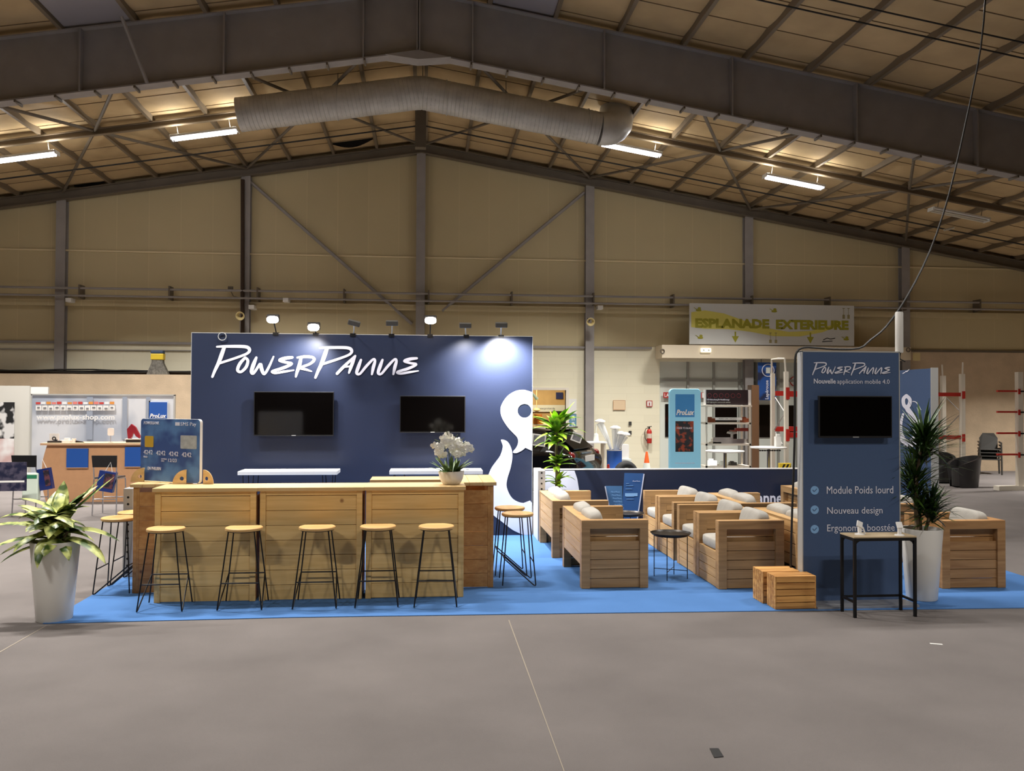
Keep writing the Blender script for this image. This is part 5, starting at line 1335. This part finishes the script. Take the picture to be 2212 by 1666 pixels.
tag(MB().box(0, 0, 0, q_.x-p.x, .2, .02).box(.1, .05, .02, q_.x-p.x, .15, .07).build('red_display_bar', mat('dark_red_bar', (120, 36, 20), .5), loc=(p.x, YH+.04, p.z)), 'short dark red bracket shelf between the upper shelves', 'shelf')
# bistro tables
def bistro(px0, px1, py, Y, label):
    a, b = P(px0, py, Y), P(px1, py, Y); R_ = (b.x-a.x)/2
    r = thing('bistro_table', label, 'table', ((a.x+b.x)/2, Y, 0), 0, 'white bistro tables'); z = a.z
    MB().lathe([(0, z-.03), (R_-.01, z-.03), (R_, z-.02), (R_, z-.005), (R_-.01, z), (0, z)], 36, cap=False).build('tabletop', 'white', r, smooth='auto')
    MB().lathe([(.035, .02), (.035, z-.03)], 16).build('column', 'chrome', r); MB().lathe([(0, 0), (.22, 0), (.21, .015), (.04, .03), (0, .03)], 24, cap=False).build('foot', 'chrome', r)
    return z, (a.x+b.x)/2
bistro(1526, 1606, 973.5, 16.6, 'white bistro table before the metal shelving')
z, x = bistro(1623, 1697, 965.5, 16.4, 'white bistro table under the tall cream rack frame')
p = P(1682, 960, 16.4)
tag(MB().box(-.05, -.05, 0, .05, .05, .2).box(-.03, -.03, .2, .04, .03, .25).build('white_carton', 'paper', loc=(p.x, 16.45, z)), 'tall white carton standing on the bistro table under the rack', 'box')
s_ = MB()
for k in range(9): s_.pillow((-.2+.05*k, -.02, -.05), (.05, .05, .03), .9, 8, 6)
tag(s_.build('cable_clips', 'blackp', loc=(x, 16.35, z-.02)), 'row of dark clips hanging under the bistro table edge', 'clips')
# racks
def rack_post(px, yt, yb, Y, r, w_=.09, loc0=None):
    a = P(px, yt, Y); return box(a.x-w_/2-loc0.x, Y-w_/2-loc0.y, 0, a.x+w_/2-loc0.x, Y+w_/2-loc0.y, a.z).build('upright', 'rackw', r)
L0 = Vector((P(1668, 900, 17.4).x, 17.4, 0))
r = thing('pallet_rack', 'cream pallet rack frame with red beams next to the slate totem', 'rack', L0)
rack_post(1669, 807, 0, 17.4, r, .075, L0); rack_post(1698, 803, 0, 16.7, r, .075, L0)
a, b, c, d = P(1667, 808, 17.4), P(1667, 777, 17.4), P(1695, 775, 16.7), P(1697, 804, 16.7)
MB().tube([p-L0 for p in (a, b, (b+c)/2+Vector((0, 0, .01)), c, d)], .02, 8).build('guard_hoop', 'rackw', r)
MB().tube([P(1672, 855, 17.4)-L0, P(1696, 892, 16.7)-L0, P(1672, 930, 17.4)-L0, P(1690, 960, 16.7)-L0], .012, 6).build('lattice', 'steel', r)
for (x0, x1, y, Y) in ((1672, 1790, 850, 17.4), (1672, 1790, 927, 17.4), (1700, 1800, 852, 16.7), (1700, 1800, 940, 16.7)):
    p, q_ = P(x0, y, Y)-L0, P(x1, y, Y)-L0; box(p.x, p.y-.03, p.z-.05, q_.x, p.y+.03, p.z+.05).build('beam', 'red', r)
for (y) in (850, 940): p = P(1699, y, 16.7)-L0; box(p.x-.03, p.y-.06, p.z-.12, p.x+.04, p.y-.04, p.z+.12).build('beam_bracket', 'red', r)
L0 = Vector((P(2078, 900, 19.5).x, 19.5, 0))
r = thing('pallet_rack', 'cream rack frame with red beams behind the spiky plant', 'rack', L0)
rack_post(2078, 808, 0, 19.5, r, .10, L0); rack_post(2037, 812, 0, 20.6, r, .10, L0)
MB().tube([P(2080, 783, 19.5)-L0, P(2079, 808, 19.5)-L0], .02, 8).tube([P(2035, 788, 20.6)-L0, P(2036, 812, 20.6)-L0], .02, 8).build('top_rod', 'rackw', r)
MB().tube([P(2045, 860, 20.6)-L0, P(2077, 892, 19.5)-L0, P(2045, 925, 20.6)-L0], .012, 6).build('lattice', 'steel', r)
for y in (852, 945):
    p, q_ = P(1960, y, 19.5)-L0, P(2078, y, 19.5)-L0; box(p.x, -.03, p.z-.045, q_.x, .03, p.z+.045).build('beam', 'red', r); box(q_.x-.03, -.07, p.z-.1, q_.x+.04, -.05, p.z+.08).build('beam_bracket', 'red', r)
L0 = Vector((P(2203, 900, 18.2).x, 18.2, 0))
r = thing('cantilever_rack', 'cream cantilever rack with four red arms at the picture edge', 'rack', L0)
rack_post(2201, 804, 0, 18.2, r, .12, L0); rack_post(2226, 800, 0, 18.9, r, .12, L0)
for y in (846, 891, 937, 983):
    p, q_ = P(2154, y-1, 18.2)-L0, P(2197, y, 18.2)-L0; box(p.x, -.03, p.z-.02, q_.x, .03, p.z+.02).build('arm', 'red', r); box(q_.x-.02, -.075, p.z-.07, q_.x+.03, -.06, p.z+.05).build('arm_bracket', 'red', r)
    box(q_.x+.03, -.09, p.z-.02, q_.x+.5, -.065, p.z+.01).build('cross_bar', 'black', r)
p = P(2152, 1036, 18.2)-L0; box(p.x, -.1, 0, .5, .1, .1).build('foot_rail', 'rackw', r)
# club chairs and stacked garden chairs
def tub(px, py, w_, h_, rz, label):
    g = G(px, py); r = thing('tub_chair', label, 'armchair', (g.x, g.y+w_/2, 0), rz, 'black tub chairs'); R_ = w_/2
    vs = []; fs = []; n = 24
    for j in range(n+1):
        a = math.radians(-50)+math.radians(280)*j/n
        top = h_*(.70+.30*math.sin(max(0, min(PI, (a-math.radians(-50))/math.radians(280)*PI))))
        for rr, z in ((R_*.80, 0), (R_, top), (R_*.8, top), (R_*.7, .4)): vs.append((rr*math.cos(a), rr*math.sin(a), z))
    for j in range(n):
        for k in range(3): fs.append((j*4+k, j*4+k+1, j*4+5+k, j*4+4+k))
    fs += [(0, 1, 2, 3), (n*4+3, n*4+2, n*4+1, n*4)]
    MB().add(vs, fs).build('shell', 'leather', r, smooth='auto')
    MB().lathe([(0, .03), (R_*.7, .03), (R_*.74, .38), (R_*.7, .43), (0, .44)], 24, cap=False).build('seat', 'leather', r, smooth='auto')
    return r
tub(2104, 1056, .74, .74, -PI/2, 'black tub chair turned away, standing alone beyond the spiky plant')
tub(2050, 1046, .66, .76, -.3, 'black tub chair facing the hall, just behind the spiky plant')
c = G(2128, 1022); first = None
def garden_chair():
    r = thing('garden_chair', 'x', 'chair', (0, 0, 0), 0, 'stack of dark garden chairs')
    box(-.25, -.22, .40, .25, .22, .43).build('seat', 'greypl', r, bevel=.01)
    MB().prism([(-.2, .2, .43), (.2, .2, .43), (.23, .28, .72), (.14, .3, .86), (-.14, .3, .86), (-.23, .28, .72)], (0, .025, 0)).build('backrest', 'greypl', r)
    for s in (-1, 1):
        MB().tube([(s*.27, -.22, 0), (s*.26, -.2, .6)], .022, 6).build('leg', 'greypl', r); MB().tube([(s*.26, .26, 0), (s*.24, .22, .45)], .022, 6).build('leg', 'greypl', r)
        MB().tube([(s*.26, -.22, .6), (s*.26, .22, .62)], .025, 6).build('armrest', 'greypl', r)
    return r
gc = garden_chair(); gx = P(2128, 1000, 22.6).x
for k in range(4):
    o = gc if k == 0 else dup(gc, (0, 0, 0), 0, '')
    o.location = (gx, 22.4, .09*k); o.rotation_euler = (0, 0, -.5)
    o['label'] = ['lowest dark garden chair of the stack by the wall', 'second dark garden chair from the floor in the stack', 'third dark garden chair from the floor in the stack', 'topmost dark garden chair of the stack by the wall'][k]
# hanging blue banner, no entry sign, striped block
YBn = 22.9
a, b = P(1637, 783, YBn), P(1677, 865, YBn)
r = thing('blue_vertical_banner', 'blue upright banner with vertical white lettering under the canopy', 'banner', (a.x, YBn, b.z))
w_, h_ = b.x-a.x, a.z-b.z
box(0, 0, 0, w_, .012, h_).build('cloth', leafmat('two_blue_print', (24, 34, 66), (30, 78, 150), 2.2, .6, (.42, .5)), r)
MB().tube([(w_*.55+.17*math.cos(2*PI*j/28), -.008, h_-.22+.17*math.sin(2*PI*j/28)) for j in range(28)], .012, 6, close=True).build('ring_emblem', 'lettering', r)
MB().box(w_*.55-.06, -.01, h_-.3, w_*.55+.06, -.004, h_-.14).build('emblem_square', 'greypanel', r)
text('lettering', 'Lapérouse', 'lettering', r, w_*.62, -.006, .03, h_*.50, .12, .02, ry=-PI/2)
MB().tube([(.1, .006, h_), (.1, .006, zb0-b.z)], .008, 5).build('cord', 'cable', r); MB().tube([(w_-.1, .006, h_), (w_-.1, .006, zb0-b.z)], .008, 5).build('cord', 'cable', r)
q = P(1716, 824, YG); 
r = thing('round_prohibition_sign', 'round red-ringed sign partly hidden by the slate totem', 'sign', (q.x, YG-.02, q.z))
MB().tube([(.13*math.cos(2*PI*j/28), 0, .13*math.sin(2*PI*j/28)) for j in range(28)], .014, 6, close=True).build('ring', 'red', r); MB().prism([(.12*math.cos(2*PI*j/28), .0, .12*math.sin(2*PI*j/28)) for j in range(28)], (0, .01, 0)).build('disc', 'paper', r)
q = P(1697, 1012, 15.6); r = thing('striped_guard', 'yellow and black striped guard block under the rack', 'guard', (q.x, 15.6, 0)); zq = P(1697, 1001, 15.6).z
box(-.11, 0, 0, .11, .08, zq).build('block', 'yellow', r)
s_ = MB()
for k in range(3): x0 = -.10+.075*k; s_.prism([(x0, -.003, zq-.14), (x0+.03, -.003, zq-.14), (x0+.075+.025 if k < 2 else .11, -.003, zq-.02), (x0+.06, -.003, zq-.02)], (0, .003, 0))
s_.build('stripes', 'blackp', r)
# ------------------------------------------------------------------ hall banner over the canopy
YBa = CY_+.02
a, b, c, d = P(1489, 655, YBa), P(1845, 659, YBa), P(1490, 743.8, YBa), P(1838, 745, YBa)
r = thing('hall_banner', 'pale hall banner with olive capitals and arrows above the canopy', 'banner', (a.x, YBa, c.z))
W_, H_ = b.x-a.x, a.z-c.z
box(0, 0, 0, W_, .015, H_).build('sheet', 'banner_w', r, bevel=.002)
wv = [(0.05, .78), (.4, .83), (.9, .76), (1.4, .60), (2.0, .42), (2.6, .33), (3.2, .36), (3.7, .50), (4.0, .62), (4.0, .52), (3.5, .33), (2.9, .22), (2.2, .22), (1.6, .32), (1.0, .38), (.4, .38), (.05, .42)]
k_ = W_/4.35
curve_mesh('yellow_wave', [[(x*k_, z*H_) for x, z in wv]], 'olive2', r, .003, Matrix.Translation((0, -.002, 0)))
text('lettering', 'ESPLANADE', 'olive', r, W_*.035, -.006, H_*.40, W_*.445, H_*.235, .055); text('lettering', 'EXTERIEURE', 'olive', r, W_*.52, -.006, H_*.39, W_*.445, H_*.235, .055)
def arrow(cx):
    MB().prism([(cx-.022, -.004, .32*H_), (cx-.022, -.004, .21*H_), (cx-.10, -.004, .21*H_), (cx, -.004, .05*H_), (cx+.10, -.004, .21*H_), (cx+.022, -.004, .21*H_), (cx+.022, -.004, .32*H_)], (0, .003, 0)).build('arrow', 'olive', r)
arrow(W_*.275); arrow(W_*.73)
def bug(cx, cz):
    s_ = MB().pillow((cx, -.005, cz), (.16, .008, .06), .8, 12, 8).pillow((cx+.02, -.005, cz+.05), (.09, .008, .07), .8, 12, 8).tube([(cx-.05, -.005, cz+.02), (cx-.13, -.005, cz+.07)], .008, 5)
    s_.build('leaf_motif', 'olive', r)
bug(W_*.055, H_*.83); bug(W_*.065, H_*.16); bug(W_*.51, H_*.83); bug(W_*.95, H_*.16)
s_ = MB()
for cx in (W_*.487, W_*.52): s_.box(cx-.035, -.005, .29*H_, cx+.035, -.002, .305*H_).box(cx-.006, -.005, .12*H_, cx+.006, -.002, .3*H_).box(cx-.035, -.005, .05*H_, cx+.035, -.002, .13*H_)
for cx in (W_*.935, W_*.965): s_.box(cx-.035, -.005, .92*H_, cx+.035, -.002, .935*H_).box(cx-.006, -.005, .76*H_, cx+.006, -.002, .93*H_).box(cx-.035, -.005, .67*H_, cx+.035, -.002, .77*H_)
s_.build('tool_motifs', mat('faded_olive', (150, 140, 96), .6), r)
strokes([[(0, 0, .02), (.1, .05, .02), (.2, .03, .02), (.33, .05, .02)], [(-.03, -.05, .022), (.25, -.03, .02)]], type('F', (), {'__call__': lambda s, x, y: Vector((W_*.81+x, -.005, H_*.14+y)), 'd': (0, .003, 0)})()).build('signature', 'blackp', r)

# ------------------------------------------------------------------ speakers and boxes on the columns
for (px, py, sd, lb) in ((521, 681, -1, 'cream horn speaker on the column beside the rain pipe'), (1274, 694, 1, 'cream horn speaker on the column above the doorway')):
    c = P(px, py, YE-.5); r = thing('horn_speaker', lb, 'speaker', c, 0, 'cream hall speakers')
    MB().lathe([(.06, 0), (.11, .12), (.115, .14), (.1, .14), (.05, .03)], 20, cap=False).xf(Matrix.Rotation(PI/2+.25, 4, 'X')).build('horn', 'speaker', r, smooth='auto')
    MB().tube([(0, 0, 0), (sd*.02, .18, .05), (0, .31, .1)], .015, 6).build('bracket', 'steel_d', r)
for (px, py, lb) in ((148, 648, 'white junction box on the column nearest the picture edge'), (543, 663, 'small white camera box tilted below the pipes by the rain pipe'), (617, 648, 'white junction box on the pipes above the first floodlight'), (1297, 664, 'white junction box beside the column above the extinguisher')):
    c = P(px, py, YE-.38); tag(box(-.07, -.02, -.05, .07, .37, .05).build('junction_box', 'paper', loc=c), lb, 'junction box', 'white junction boxes')
c = P(498, 624, YE-.2); r = thing('wall_floodlight', 'small dark floodlight on the wall beside the rain pipe', 'floodlight', c)
box(-.06, -.04, -.05, .06, .04, .06).build('head', 'steel_d', r); MB().tube([(0, 0, -.05), (.05, .1, -.18), (.2, .1, -.22)], .01, 6).build('bracket', 'steel_d', r)
c = P(2050, 495, 21.0); tag(MB().tube([(-.14, 0, -.03), (.14, 0, .04)], .03, 6).build('exit_fitting', 'tube_off', loc=c), 'small pale fitting hanging under the dark end of the roof', 'light fitting')
c = P(1957, 772, YE-.3); tag(box(-.06, -.05, -.12, .1, .05, .1).build('wall_box', 'speaker', loc=(c.x+.02, YE-.76, c.z)), 'cream control box at the end of the canopy behind the antenna', 'control box')
bpy.context.view_layer.update()
